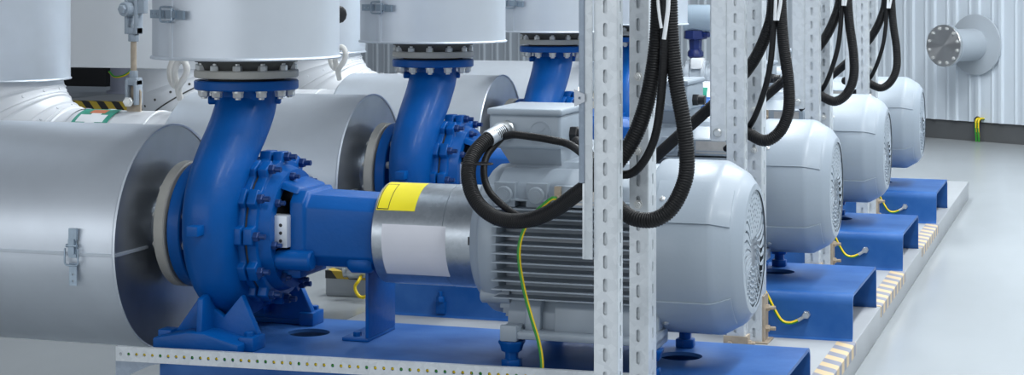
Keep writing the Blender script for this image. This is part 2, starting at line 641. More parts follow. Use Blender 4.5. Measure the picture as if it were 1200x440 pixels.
    am.prism([(-2.635, YC - 0.10, AX + 0.17), (-2.635, YC + 0.10, AX + 0.17), (-2.635, YC + 0.12, AX + 0.148), (-2.635, YC - 0.12, AX + 0.148)], (0.075, 0, -0.022))
    am.box(-2.635, -2.56, YC + 0.08, YC + 0.15, AX - 0.12, AX + 0.12)
    am.box(-2.64, -2.56, YC - 0.10, YC + 0.12, AX - 0.155, AX - 0.10)
    am.bevel(0.008)
    am.cyl((-2.63, YC - 0.135, AX - 0.088), (-2.50, YC - 0.135, AX - 0.088), 0.034, n=24, ch=0.006)
    am.build('lantern_arm', BLUE, t)
    # grey sensor box in the lantern window
    sb = MB().box(-2.645, -2.580, YC - 0.165, YC - 0.11, AX - 0.045, AX + 0.062).bevel(0.003).build('sensor_box', ALUW, t)
    dm = MB()
    for k in (-1, 0, 1):
        dm.cyl((-2.603, YC - 0.1655, AX + 0.004 + k * 0.026), (-2.603, YC - 0.1640, AX + 0.004 + k * 0.026), 0.006, n=10)
    dm.build('sensor_hole', BLK, sb)
    sf = MB()
    sf.cyl((-2.640, YC - 0.14, AX - 0.01), (-2.69, YC - 0.15, AX - 0.012), 0.011, n=12)
    sf.hexbolt((-2.64, YC - 0.14, AX - 0.01), (-1, 0, 0), 0.018, 0.016)
    sf.build('sensor_plug', STEEL, sb)
    # bearing bracket
    bk = MB()
    h0, w0 = 0.118, 0.125
    def octo(x, w, zt, zb, c):
        return [(x, YC - w, zb + c), (x, YC - w, zt - c), (x, YC - w + c, zt), (x, YC + w - c, zt), (x, YC + w, zt - c), (x, YC + w, zb + c), (x, YC + w - c, zb), (x, YC - w + c, zb)]
    secs = [octo(-2.585, 0.136, 0.812, 0.548, 0.036), octo(-2.535, 0.136, 0.812, 0.548, 0.036), octo(-2.53, 0.126, 0.800, 0.560, 0.040), octo(-2.285, 0.122, 0.794, 0.560, 0.040)]
    R4 = [[bk.bm.verts.new(p) for p in sc] for sc in secs]
    for A, B in zip(R4, R4[1:]):
        for j in range(8):
            bk.bm.faces.new((A[j], A[(j + 1) % 8], B[(j + 1) % 8], B[j]))
    bk.bm.faces.new(R4[0])
    bk.bm.faces.new(R4[-1][::-1])
    bk.bevel(0.008, 2, 18)
    bk.lathe([(0.0, 0), (0.0, 0.024), (0.012, 0.034), (0.075, 0.034), (0.088, 0.024), (0.088, 0)], (-2.39, YC - 0.085, 0.578), (1, 0, 0), 20)
    bk.build('bearing_bracket', BLUE, t, sharp=45)
    # shaft stub into the coupling guard
    MB().cyl((-2.30, YC, AX), (-2.20, YC, AX), 0.05, n=24).build('shaft', STEEL, t)
    # support stay under the bearing bracket
    st = MB()
    st.box(-2.365, -2.353, YC - 0.01, YC + 0.235, 0.312, 0.56)
    st.box(-2.45, -2.353, YC - 0.01, YC + 0.235, 0.30, 0.312)
    st.box(-2.365, -2.30, YC - 0.03, YC + 0.12, 0.548, 0.562)
    st.bevel(0.003)
    st.hexbolt((-2.41, YC + 0.03, 0.312), (0, 0, 1), 0.014, 0.014)
    st.hexbolt((-2.41, YC + 0.19, 0.312), (0, 0, 1), 0.014, 0.014)
    st.build('support_stay', BLUE, t)
    # feet: a pad with a rib and a slanting web, near and far
    for sgn in (-1, 1):
        f = MB()
        ye = YC + sgn * 0.335
        yi = YC + sgn * 0.15
        xa, xb = -2.985, -2.675
        # sloping pad
        f.prism([(xa, ye, 0.30), (xa, ye, 0.338), (-2.86, ye, 0.362), (-2.80, ye, 0.362), (xb, ye, 0.330), (xb, ye, 0.30)], (0, -sgn * 0.125, 0))
        # bolt boss plates at both ends
        f.box(-3.005, -2.955, min(ye - sgn * 0.07, ye - sgn * 0.13), max(ye - sgn * 0.07, ye - sgn * 0.13), 0.30, 0.352)
        f.box(-2.70, -2.645, min(ye - sgn * 0.05, ye - sgn * 0.145), max(ye - sgn * 0.05, ye - sgn * 0.145), 0.30, 0.348)
        # upright rib
        f.prism([(-2.838, ye - sgn * 0.02, 0.34), (-2.838, ye - sgn * 0.03, 0.47), (-2.838, yi, 0.50), (-2.838, yi, 0.34)], (0.022, 0, 0))
        # web across
        f.prism([(-2.96, ye - sgn * 0.105, 0.34), (-2.87, ye - sgn * 0.105, 0.46), (-2.78, ye - sgn * 0.105, 0.40), (-2.715, ye - sgn * 0.105, 0.475), (-2.655, ye - sgn * 0.105, 0.352), (-2.655, ye - sgn * 0.105, 0.32), (-2.96, ye - sgn * 0.105, 0.32)], (0, -sgn * 0.03, 0))
        f.bevel(0.005, 2, 30)
        f.hexbolt((-2.672, ye - sgn * 0.075, 0.348), (0, 0, 1), 0.016, 0.014)
        f.build('foot', BLUE, t, sharp=40)
    return t


pump = make_pump()


# ---------------- discharge pipe above the pump (cladded riser)
def clasp(name, parent, M):
    """toggle clasp: strap plate, wire loop, lever; local x along the strap, z outwards"""
    c = MB()
    c.plate([(-0.105, -0.014), (-0.03, -0.014), (-0.03, 0.014), (-0.105, 0.014)], [circle(-0.09, 0, 0.004, 10), circle(-0.068, 0, 0.004, 10)], 0.003, Matrix.Identity(4))
    c.box(-0.012, 0.055, -0.014, 0.014, 0, 0.008)
    c.box(0.0, 0.05, -0.011, 0.011, 0.006, 0.016)
    c.box(0.045, 0.085, -0.017, 0.012, 0.0, 0.011)
    c.cyl((0.028, -0.02, 0.011), (0.028, 0.02, 0.011), 0.006, n=10)
    w = [(-0.036, -0.019, 0.012), (-0.036, 0.019, 0.012), (-0.02, 0.025, 0.013), (0.02, 0.024, 0.012)]
    c.tube(spline(w, 4), 0.0035, 6)
    c.tube(spline([(a_, -b_, h_) for a_, b_, h_ in w], 4), 0.0035, 6)
    bmesh.ops.transform(c.bm, matrix=M, verts=c.bm.verts)
    return c.build(name, CLASP, parent)


def make_riser():
    cx = -2.809
    R = 0.318
    t = thing('discharge_pipe', (cx, YC, 1.176), 'wide insulated grey riser pipe standing on the frontmost pump', 'pipe', 'insulated risers above the pumps')
    m = MB()
    m.lathe([(1.249, 0.13), (1.249, R + 0.006), (1.253, R + 0.008), (1.257, R + 0.006), (1.259, R), (2.45, R)], (cx, YC, 0), (0, 0, 1), 96)
    m.build('cladding', ALUW, t, sharp=30)
    # vertical seam with its lap (towards the viewer's left)
    an = math.radians(-90 - 25)
    sd = Vector((math.cos(an), math.sin(an), 0))
    sw = Vector((-sd.y, sd.x, 0))
    p = Vector((cx, YC, 0)) + sd * R
    s_ = MB()
    s_.prism([p + sw * -0.004 + sd * -0.004, p + sw * 0.012 - sd * 0.006, p + sw * 0.010 + sd * 0.003, p + sw * -0.003 + sd * 0.004], (0, 0, 1.19))
    bmesh.ops.translate(s_.bm, verts=s_.bm.verts, vec=(0, 0, 1.255))
    s_.build('seam', ALUW, t)
    pc = p + Vector((0, 0, 1.402))
    M = Matrix.Translation(pc + sd * 0.004) @ Matrix(((sw.x, 0, sd.x, 0), (sw.y, 0, sd.y, 0), (0, 1, 0, 0), (0, 0, 0, 1)))
    clasp('clasp', t, M)
    # flange pair between cladding and pump
    MB().lathe([(1.1745, 0.11), (1.1745, 0.13), (1.184, 0.13), (1.184, 0.11)], (cx, YC, 0), (0, 0, 1), 40).build('gasket', DARKF, t)
    MB().lathe([(1.183, 0.1), (1.183, 0.174), (1.187, 0.178), (1.206, 0.178), (1.210, 0.174), (1.210, 0.1)], (cx, YC, 0), (0, 0, 1), 64).build('pipe_flange', FLGSH, t)
    MB().lathe([(1.210, 0.1), (1.210, 0.155), (1.236, 0.165), (1.236, 0.175), (1.2485, 0.175), (1.2485, 0.1)], (cx, YC, 0), (0, 0, 1), 64).build('dark_collar', GREYF, t)
    for k in range(12):
        a_ = 2 * PI * (k + 0.52) / 12
        bx, by = cx + 0.160 * math.cos(a_), YC + 0.160 * math.sin(a_)
        b = MB()
        b.hexbolt((bx, by, 1.210), (0, 0, 1), 0.0165, 0.018, 0.006)
        b.build('flange_nut', ZINC, t)
    return t


riser = make_riser()


# ---------------- suction pipe (cladded, with elbow up at the far end)
def make_suction():
    zc = 0.6255
    R = 0.385
    t = thing('suction_pipe', (-3.5, YC, zc - R), 'large insulated metal-clad suction pipe in the left foreground, open floor beneath it', 'pipe', 'insulated suction pipes')
    xe = -3.098
    xl = -3.98
    m = MB()
    m.lathe([(xe, R - 0.002), (xe + 0.003, R + 0.004), (xe - 0.004, R + 0.006), (xe - 0.010, R), (xl + 0.02, R), (xl, R - 0.02), (xl, 0.28)], (0, YC, zc), (1, 0, 0), 128)
    m.build('cladding', ALU, t, sharp=30)
    e = MB()
    e.plate(circle(0, zc - AX, R - 0.001, 96), [circle(0, 0, 0.138, 48)], 0.003, Matrix(((0, 0, 1, xe - 0.006), (1, 0, 0, YC), (0, 1, 0, AX), (0, 0, 0, 1))))
    e.build('end_cap', ALUE, t, sharp=30)
    sr = MB()
    sr.box(xe - 0.004, xe + 0.003, YC - R + 0.006, YC - 0.165, zc - 0.022, zc - 0.012)
    sr.build('cap_seam', ALU, t)
    # pipe stub and its flange
    MB().lathe([(xe - 0.08, 0.12), (xe - 0.08, 0.137), (-3.04, 0.137), (-3.04, 0.12)], (0, YC, AX), (1, 0, 0), 48).build('pipe_stub', ALUE, t)
    MB().lathe([(-3.052, 0.1), (-3.052, 0.211), (-3.048, 0.216), (-3.016, 0.216), (-3.012, 0.211), (-3.012, 0.1)], (0, YC, AX), (1, 0, 0), 72).build('pipe_flange', FLGSH, t)
    MB().lathe([(-3.0115, 0.1), (-3.0115, 0.17), (-3.0005, 0.17), (-3.0005, 0.1)], (0, YC, AX), (1, 0, 0), 48).build('gasket', DARKF, t)
    for k in range(12):
        an = 2 * PI * (k + 0.5) / 12
        by, bz = YC + 0.187 * math.cos(an), AX + 0.187 * math.sin(an)
        b = MB()
        b.hexbolt((-3.052, by, bz), (-1, 0, 0), 0.014, 0.011, 0.004)
        b.build('flange_bolt', OFFW, t)
    # long seam on the near flank, with clasp
    an = math.radians(-2)
    s_ = MB()
    s_.prism([(xl + 0.05, YC - R + 0.004, zc - 0.024), (xl + 0.05, YC - R - 0.004, zc - 0.021), (xl + 0.05, YC - R - 0.005, zc - 0.013), (xl + 0.05, YC - R + 0.004, zc - 0.010)], (xe - xl - 0.053, 0, 0))
    s_.build('seam', ALUW, t)
    pc = U(86, 285, YC - R - 0.004)
    M = Matrix.Translation((pc.x, YC - R - 0.004, zc - 0.016)) @ Matrix(((0, 1, 0, 0), (0, 0, -1, 0), (1, 0, 0, 0), (0, 0, 0, 1)))
    M = Matrix.Translation((pc.x, YC - R - 0.004, zc - 0.016)) @ Matrix(((0, -1, 0, 0), (0, 0, -1, 0), (1, 0, 0, 0), (0, 0, 0, 1)))
    clasp('clasp', t, M)
    # reduced pipe, elbow of lapped segments, riser
    r = 0.29
    b_r = 0.45
    el = MB()
    el.lathe([(xl + 0.01, r), (-4.14, r), (-4.145, r + 0.005), (-4.155, r + 0.005), (-4.16, r), (-4.40, r), (-4.405, r + 0.005), (-4.415, r + 0.005), (-4.42, r), (-4.55, r)], (0, YC, zc), (1, 0, 0), 64)
    pts, rr = [], []
    NSEG = 5
    per = 8
    for i in range(NSEG * per + 1):
        a_ = (PI / 2) * i / (NSEG * per)
        pts.append((-4.55 - b_r * math.sin(a_), YC, zc + b_r - b_r * math.cos(a_)))
        rr.append(r + (0.006 if i % per == 0 else 0.0))
    pts.append((-5.0, YC, zc + b_r + 0.12))
    rr.append(r)
    el.tube(pts, r, 64, rf=lambda i, L_: rr[i], cap=False)
    el.build('elbow', ELBW, t, sharp=30)
    for i in (1, 3):
        a_ = (PI / 2) * (i + 0.35) / NSEG
        cc = Vector((-4.55 - b_r * math.sin(a_), YC, zc + b_r - b_r * math.cos(a_)))
        rad_d = Vector((math.sin(a_), 0, math.cos(a_)))
        ring = [cc + (rad_d * math.cos(2 * PI * q / 64) + Vector((0, 1, 0)) * math.sin(2 * PI * q / 64)) * (r + 0.0005) for q in range(64)]
        MB().tube(ring, 0.004, 6, closed=True).build('elbow_seam', GREYF, t)
        rv = MB()
        a_ += 0.10
        cc = Vector((-4.55 - b_r * math.sin(a_), YC, zc + b_r - b_r * math.cos(a_)))
        rad_d = Vector((math.sin(a_), 0, math.cos(a_)))
        for q in range(16):
            nd = rad_d * math.cos(2 * PI * q / 16 + 0.1) + Vector((0, 1, 0)) * math.sin(2 * PI * q / 16 + 0.1)
            rv.lathe([(-0.002, 0.008), (0.003, 0.007), (0.004, 0.0)], cc + nd * r, nd, 8)
        o_ = rv.build('rivet_row', GREYF, t)
        o_['kind'] = 'stuff'
    up = MB()
    up.lathe([(1.05, 0.2), (1.05, 0.329), (1.054, 0.331), (1.058, 0.329), (1.06, 0.325), (2.6, 0.325)], (-5.0, YC, 0), (0, 0, 1), 96)
    up.build('riser_cladding', ALU, t, sharp=30)
    # pig-tail syphon with its cock, on top
    X0 = -4.03
    lp = [(X0 - 0.005, YC, 0.985), (X0 - 0.004, YC, 1.03)]
    for i in range(0, 22):
        a_ = -PI / 2 * 0.6 + 2 * PI * 1.02 * i / 21
        lp.append((X0 + 0.02 + 0.042 * math.cos(PI + a_), YC - 0.05 + 0.05 * i / 21 * 0.9, 1.105 + 0.058 * math.sin(PI + a_)))
    lp2 = [(X0 - 0.005, YC - 0.02, 0.975), (X0 - 0.004, YC - 0.04, 1.02), (X0 + 0.01, YC - 0.05, 1.045), (X0 + 0.036, YC - 0.052, 1.08), (X0 + 0.046, YC - 0.053, 1.12), (X0 + 0.026, YC - 0.052, 1.155), (X0 - 0.004, YC - 0.05, 1.14), (X0 - 0.020, YC - 0.045, 1.10), (X0 - 0.024, YC - 0.03, 1.06), (X0 - 0.036, YC - 0.01, 1.035), (X0 - 0.062, YC, 1.06), (X0 - 0.07, YC + 0.005, 1.11), (X0 - 0.052, YC + 0.008, 1.17), (X0 - 0.042, YC + 0.01, 1.24)]
    sy = MB().tube(spline(lp2, 6), 0.0155, 10).build('syphon_tube', OFFW, t)
    g = MB()
    gx, gy = X0 - 0.042, YC + 0.01
    g.hexbolt((gx, gy, 1.23), (0, 0, 1), 0.02, 0.04)
    g.cyl((gx, gy, 1.27), (gx, gy, 1.36), 0.014, n=12)
    g.build('cock_body', GREYF, sy)
    kb = MB()
    kb.lathe([(0, 0), (0, 0.03), (0.012, 0.05), (0.035, 0.05), (0.045, 0.04), (0.05, 0)], (gx + 0.01, gy - 0.015, 1.335), (0.75, -0.6, 0), 12)
    kb.box(gx - 0.016, gx + 0.016, gy - 0.016, gy + 0.016, 1.285, 1.50)
    kb.bevel(0.004)
    kb.build('cock_handle', BLK, sy)
    return t


suction = make_suction()


# ---------------- coupling guard
def curved_patch(mb, x0, x1, R, a0, a1, th=0.0012, n=20):
    """sheet on the cylinder round the pump axis; angle 0 faces the camera side (-Y), up positive"""
    rows = []
    for Rr in (R, R + th):
        rows.append([[(x, YC - Rr * math.cos(a0 + (a1 - a0) * i / n), AX + Rr * math.sin(a0 + (a1 - a0) * i / n)) for i in range(n + 1)] for x in (x0, x1)])
    mb.grid(rows[1])
    A, B = rows
    ring_o = B[0] + B[1][::-1]
    ring_i = A[0] + A[1][::-1]
    mb.grid([ring_o + [ring_o[0]], ring_i + [ring_i[0]]])
    bmesh.ops.remove_doubles(mb.bm, verts=mb.bm.verts, dist=1e-6)
    return mb


def make_guard():
    t = thing('coupling_guard', (-2.1, YC, AX - 0.167), 'shiny zinc coupling guard with yellow sticker and white label, frontmost set', 'guard', 'zinc coupling guards')
    R = 0.167
    m = MB()
    m.lathe([(-2.282, 0.06), (-2.282, R - 0.004), (-2.278, R), (-2.036, R), (-2.035, R - 0.002), (-2.033, R - 0.002), (-2.032, R + 0.001), (-1.936, R + 0.001), (-1.936, 0.06)], (0, YC, AX), (1, 0, 0), 96)
    m.build('shell', GUARD, t, sharp=25)
    d = math.radians
    y_ = curved_patch(MB(), -2.272, -2.138, R, d(33), d(88)).build('warning_sticker', YST, t)
    y_['label'] = 'yellow warning sticker'
    k_ = MB()
    rr = R + 0.0012
    for x in (-2.270, -2.232):
        curved_patch(k_, x, x + 0.0022, rr, d(34), d(78), 0.0004, 14)
    for a_ in (34, 77):
        curved_patch(k_, -2.270, -2.230, rr, d(a_), d(a_ + 1), 0.0004, 3)
    k_.build('sticker_print', BLK, y_)
    l_ = curved_patch(MB(), -2.243, -2.022, R, d(-45), d(17)).build('blank_label', LBL, t)
    l_['label'] = 'blank white label'
    b = MB()
    b.box(-1.944, -1.930, YC - R - 0.004, YC - R + 0.002, AX - 0.006, AX + 0.02)
    b.build('latch', BLK, t)
    return t


guard = make_guard()


# ---------------- electric motor
def make_motor():
    t = thing('electric_motor', (-1.5, YC, 0.30), 'pale grey electric motor nearest the camera, cooling fins and whole fan cover in view', 'motor', 'grey electric motors in the row')
    # drive-end shield
    m = MB()
    m.lathe([(-1.932, 0), (-1.932, 0.190), (-1.926, 0.198), (-1.905, 0.205), (-1.895, 0.232), (-1.885, 0.240), (-1.845, 0.245), (-1.828, 0.238), (-1.815, 0.215), (-1.815, 0)], (0, YC, AX), (1, 0, 0), 72)
    for a_ in (45, 135, 225, 315):
        r_ = math.radians(a_)
        c_ = (0, YC + 0.228 * math.cos(r_), AX + 0.228 * math.sin(r_))
        m.lathe([(-1.90, 0), (-1.90, 0.022), (-1.895, 0.028), (-1.80, 0.028), (-1.795, 0)], c_, (1, 0, 0), 20)
    m.build('end_shield', GREY, t, sharp=35)
    # stator body and fins
    b = MB()
    b.lathe([(-1.83, 0), (-1.83, 0.176), (-1.31, 0.176), (-1.31, 0)], (0, YC, AX), (1, 0, 0), 64)
    b.build('stator_body', GREYC, t)
    f = MB()
    Rf = 0.262
    for k in range(-6, 6):
        z = AX + 0.012 + k * 0.0282
        dz = abs(z - AX)
        yt = min(0.252, math.sqrt(max(0, 0.285 ** 2 - dz ** 2)))
        yb = math.sqrt(max(0.0001, 0.176 ** 2 - min(dz, 0.172) ** 2))
        for sg in (-1, 1):
            ya, yb2 = YC + sg * yt, YC + sg * (yb - 0.01)
            f.prism([(-1.838, ya, z - 0.0022), (-1.838, ya, z + 0.0022), (-1.82, yb2, z + 0.0045), (-1.82, yb2, z - 0.0045)], (0.505, 0, 0))
    for k in range(-6, 7):
        y = YC + k * 0.0282
        dy = abs(k * 0.0282)
        zt = math.sqrt(0.262 ** 2 - dy ** 2)
        zb = math.sqrt(max(0.0001, 0.176 ** 2 - dy ** 2))
        for sg in (-1, 1):
            if sg > 0 and abs(k) < 5:
                continue
            f.prism([(-1.835, y - 0.0022, AX + sg * zt), (-1.835, y + 0.0022, AX + sg * zt), (-1.82, y + 0.0045, AX + sg * (zb - 0.01)), (-1.82, y - 0.0045, AX + sg * (zb - 0.01))], (0.50, 0, 0))
    f.build('cooling_fins', GREY, t)
    # saddle with bosses under the terminal box
    s_ = MB()
    def sec(x, w, z):
        return [(x, YC - w, z), (x, YC + w, z)]
    s_.prism([(-1.835, YC - 0.222, AX + 0.145), (-1.835, YC - 0.205, AX + 0.20), (-1.835, YC - 0.13, AX + 0.243), (-1.835, YC + 0.13, AX + 0.243), (-1.835, YC + 0.205, AX + 0.20), (-1.835, YC + 0.222, AX + 0.145)], (0.50, 0, 0))
    s_.bevel(0.008, 2, 15)
    s_.prism([(-1.80, YC - 0.12, AX + 0.235), (-1.80, YC + 0.14, AX + 0.235), (-1.80, YC + 0.12, AX + 0.262), (-1.80, YC - 0.10, AX + 0.262)], (0.40, 0, 0))
    for x in (-1.80, -1.695):
        w = 0.034
        c0 = Vector((x, YC - 0.190, AX + 0.160))
        s_.box(x - w, x + w, YC - 0.232, YC - 0.15, AX + 0.130, AX + 0.205)
        s_.cyl((x, YC - 0.232, AX + 0.168), (x, YC - 0.243, AX + 0.168), 0.028, n=24, ch=0.004)
        s_.cyl((x, YC - 0.243, AX + 0.168), (x, YC - 0.246, AX + 0.168), 0.016, n=16)
    s_.box(-1.635, -1.44, YC - 0.236, YC - 0.15, AX + 0.135, AX + 0.200)
    s_.build('saddle', GREY, t, sharp=30)
    MB().box(-1.585, -1.46, YC - 0.2385, YC - 0.236, AX + 0.143, AX + 0.193).build('rating_plate', PLATE, t)
    e_ = MB()
    e_.box(-1.632, -1.612, YC - 0.25, YC - 0.23, AX + 0.14, AX + 0.20)
    e_.hexbolt((-1.622, YC - 0.25, AX + 0.165), (0, -1, 0), 0.010, 0.010)
    e_.build('earth_terminal', RUST, t)
    # terminal box
    z0, z1 = 0.978, 1.088
    xa, xb, ya, yb = -1.877, -1.638, YC - 0.160, YC + 0.165
    n_ = MB()
    n_.prism([(-1.80, YC - 0.10, 0.928), (-1.66, YC - 0.10, 0.928), (-1.66, YC + 0.12, 0.928), (-1.80, YC + 0.12, 0.928)], (0, 0, 0.004))
    A = [n_.bm.verts.new(p) for p in ((-1.82, YC - 0.11, 0.925), (-1.65, YC - 0.11, 0.925), (-1.65, YC + 0.13, 0.925), (-1.82, YC + 0.13, 0.925))]
    B = [n_.bm.verts.new(p) for p in ((-1.85, YC - 0.135, 0.982), (-1.645, YC - 0.135, 0.982), (-1.645, YC + 0.14, 0.982), (-1.85, YC + 0.14, 0.982))]
    for i in range(4):
        n_.bm.faces.new((A[i], A[(i + 1) % 4], B[(i + 1) % 4], B[i]))
    n_.bm.faces.new(A[::-1])
    n_.bm.faces.new(B)
    n_.build('box_neck', GREYC, t)
    bx = MB().box(xa, xb, ya, yb, z0, z1).bevel(0.012, 3, 30).build('terminal_box', GREY, t)
    lid = MB().box(xa - 0.006, xb + 0.006, ya - 0.006, yb + 0.006, z1 - 0.004, z1 + 0.018).bevel(0.008, 3, 30)
    lid.build('box_lid', GREY, bx)
    kn = MB()
    kx, kz = -1.705, 1.034
    kn.lathe([(0.0, 0.0365), (0.003, 0.0365), (0.003, 0.031), (0.001, 0.030), (0.001, 0)], (kx, ya, kz), (0, -1, 0), 32)
    kn.box(kx + 0.002, kx + 0.022, ya - 0.004, ya - 0.001, kz - 0.002, kz + 0.002, Matrix.Rotation(math.radians(-40), 3, 'Y'), Vector((kx, ya, kz)))
    kn.build('knockout', GREY, bx)
    gl = MB()
    gx, gz = U(594, 153, ya).x, U(594, 153, ya).z
    gl.cyl((gx, ya + 0.002, gz), (gx, ya - 0.02, gz), 0.033, n=8, ch=0.004)
    gl.cyl((gx, ya - 0.02, gz), (gx - 0.012, ya - 0.05, gz - 0.002), 0.028, n=24, ch=0.004)
    gl.build('cable_gland', STEEL, bx)
    g2 = MB()
    g2.hexbolt((xb, ya + 0.12, 1.02), (1, 0, 0), 0.026, 0.024)
    g2.cyl((xb + 0.024, ya + 0.12, 1.02), (xb + 0.05, ya + 0.12, 1.02), 0.02, n=16)
    g2.build('side_gland', BLK, bx)
    # feet: long sole plate with webs and spacer bolts
    for sg in (-1, 1):
        ft = MB()
        ye = YC + sg * 0.275
        yi = YC + sg * 0.12
        ya_, yb_ = min(ye, yi), max(ye, yi)
        ft.box(-1.80, -1.30, ya_, yb_, 0.395, 0.418)
        for xw in (-1.80, -1.355):
            ft.box(xw, xw + 0.055, min(ye - sg * 0.012, ye + sg * 0.008), max(ye - sg * 0.012, ye + sg * 0.008), 0.387, 0.438)
            ft.box(xw, xw + 0.055, ya_, yb_, 0.387, 0.432)
        for xw, ww_ in ((-1.735, 0.05), (-1.64, 0.17), (-1.43, 0.06)):
            ft.prism([(xw, ye - sg * 0.045, 0.415), (xw, ye - sg * 0.055, 0.49), (xw, yi, 0.55), (xw, yi, 0.415)], (ww_, 0, 0))
        ft.prism([(-1.80, ye - sg * 0.07, 0.41), (-1.80, ye - sg * 0.075, 0.47), (-1.80, yi, 0.55), (-1.80, yi, 0.41)], (0.49, 0, 0))
        ft.bevel(0.005, 2, 30)
        ft.build('foot', GREY, t, sharp=40)
        for xw in (-1.772, -1.327):
            yb3 = ye - sg * 0.03
            sp = MB()
            sp.lathe([(0.3005, 0), (0.3005, 0.034), (0.328, 0.034), (0.328, 0.022), (0.352, 0.022), (0.352, 0.034), (0.370, 0.038), (0.380, 0.044), (0.3868, 0.044), (0.3868, 0)], (xw, yb3, 0), (0, 0, 1), 6)
            sp.bevel(0.002, 1, 40)
            sp.build('levelling_bolt', BLUE, t)
    # fan cover
    c = MB()
    RO = 0.273
    prof_ = [(-1.345, 0.21), (-1.345, 0.262), (-1.340, RO - 0.004), (-1.33, RO), (-1.150, RO), (-1.138, RO - 0.002), (-1.128, RO - 0.007), (-1.082, 0.240), (-1.072, 0.232), (-1.056, 0.210), (-1.050, 0.202), (-1.048, 0.188), (-1.048, 0.183)]
    c.lathe(prof_, (0, YC, AX), (1, 0, 0), 96)
    cov = c.build('fan_cover', GREY, t, sharp=28)
    # raised panels on the cover flanks (both sides)
    def cover_R(x):
        for (xa_, ra), (xb_, rb) in zip(prof_[3:], prof_[4:]):
            if xa_ <= x <= xb_:
                return ra + (rb - ra) * (x - xa_) / (xb_ - xa_)
        return RO
    def cover_panel(a0, a1, x0, x1, h=0.005):
        xs = [x0, x0 + 0.0001] + [x0 + 0.004 + (x1 - x0 - 0.008) * i / 16 for i in range(17)] + [x1 - 0.0001, x1]
        asn = [a0, a0 + 0.0004] + [a0 + 0.014 + (a1 - a0 - 0.028) * i / 16 for i in range(17)] + [a1 - 0.0004, a1]
        rows = []
        for ix, x in enumerate(xs):
            row = []
            for ia, a_ in enumerate(asn):
                edge = ix in (0, len(xs) - 1) or ia in (0, len(asn) - 1)
                r_ = cover_R(x) + (-0.001 if edge else h)
                row.append((x, YC - r_ * math.cos(a_), AX + r_ * math.sin(a_)))
            rows.append(row)
        pn = MB().grid(rows)
        pn.build('cover_panel', GREY, cov, sharp=40)
    d = math.radians
    for base_ in (0, 180):
        cover_panel(d(base_ + 22), d(base_ + 53), -1.315, -1.085)
        cover_panel(d(base_ - 64), d(base_ - 31), -1.315, -1.085)
    for a_ in (-52, 38):
        sc = MB()
        r_ = RO + 0.005
        q = Vector((-1.295, YC - r_ * math.cos(d(a_)), AX + r_ * math.sin(d(a_))))
        nrm = Vector((0, -math.cos(d(a_)), math.sin(d(a_))))
        sc.lathe([(0, 0), (0, 0.009), (0.003, 0.008), (0.005, 0.004), (0.005, 0)], q, nrm, 14)
        sc.build('cover_screw', ZINC, cov)
    # fan grille: rows of small holes above and below, swept slots between
    gr = MB()
    holes = []
    for ring, (r0, n0) in enumerate(((0.066, 15), (0.084, 19), (0.102, 23), (0.120, 27), (0.138, 31), (0.156, 36), (0.172, 40))):
        for k in range(n0):
            a_ = 2 * PI * (k + 0.5 * (ring % 2)) / n0
            ad = (a_ - PI / 2) % PI                         # distance from the vertical
            ad = min(ad, PI - ad)
            if ad > d(50):
                continue
            w = min(0.0062, 2 * PI * r0 / n0 * 0.33)
            holes.append([(r0 * math.cos(a_) + w * math.cos(a_ + q), r0 * math.sin(a_) + w * math.sin(a_ + q)) for q in (0, PI / 2, PI, 3 * PI / 2)])
    for base_ in (0, PI):
        for k in range(7):
            am = base_ + (k - 3) * d(12.5)
            inn, out = [], []
            for i in range(11):
                q = i / 10
                r_ = 0.055 + 0.118 * q
                cv = 0.34 * (q - 0.5) ** 2 * 2 - 0.10
                w = (0.0025 + 0.0065 * q) / r_ * 0.62
                inn.append((r_ * math.cos(am + cv - w), r_ * math.sin(am + cv - w)))
                out.append((r_ * math.cos(am + cv + w), r_ * math.sin(am + cv + w)))
            holes.append(inn + out[::-1])
    Mg = Matrix(((0, 0, 1, -1.056), (1, 0, 0, YC), (0, 1, 0, AX), (0, 0, 0, 1)))
    gr.plate(circle(0, 0, 0.185, 64), holes, 0.004, Mg)
    gr.build('fan_grille', GREY, cov, sharp=30)
    MB().lathe([(-1.068, 0), (-1.068, 0.19), (-1.066, 0.19), (-1.066, 0)], (0, YC, AX), (1, 0, 0), 32).build('fan_disc', DKIN, cov)
    return t


motor = make_motor()


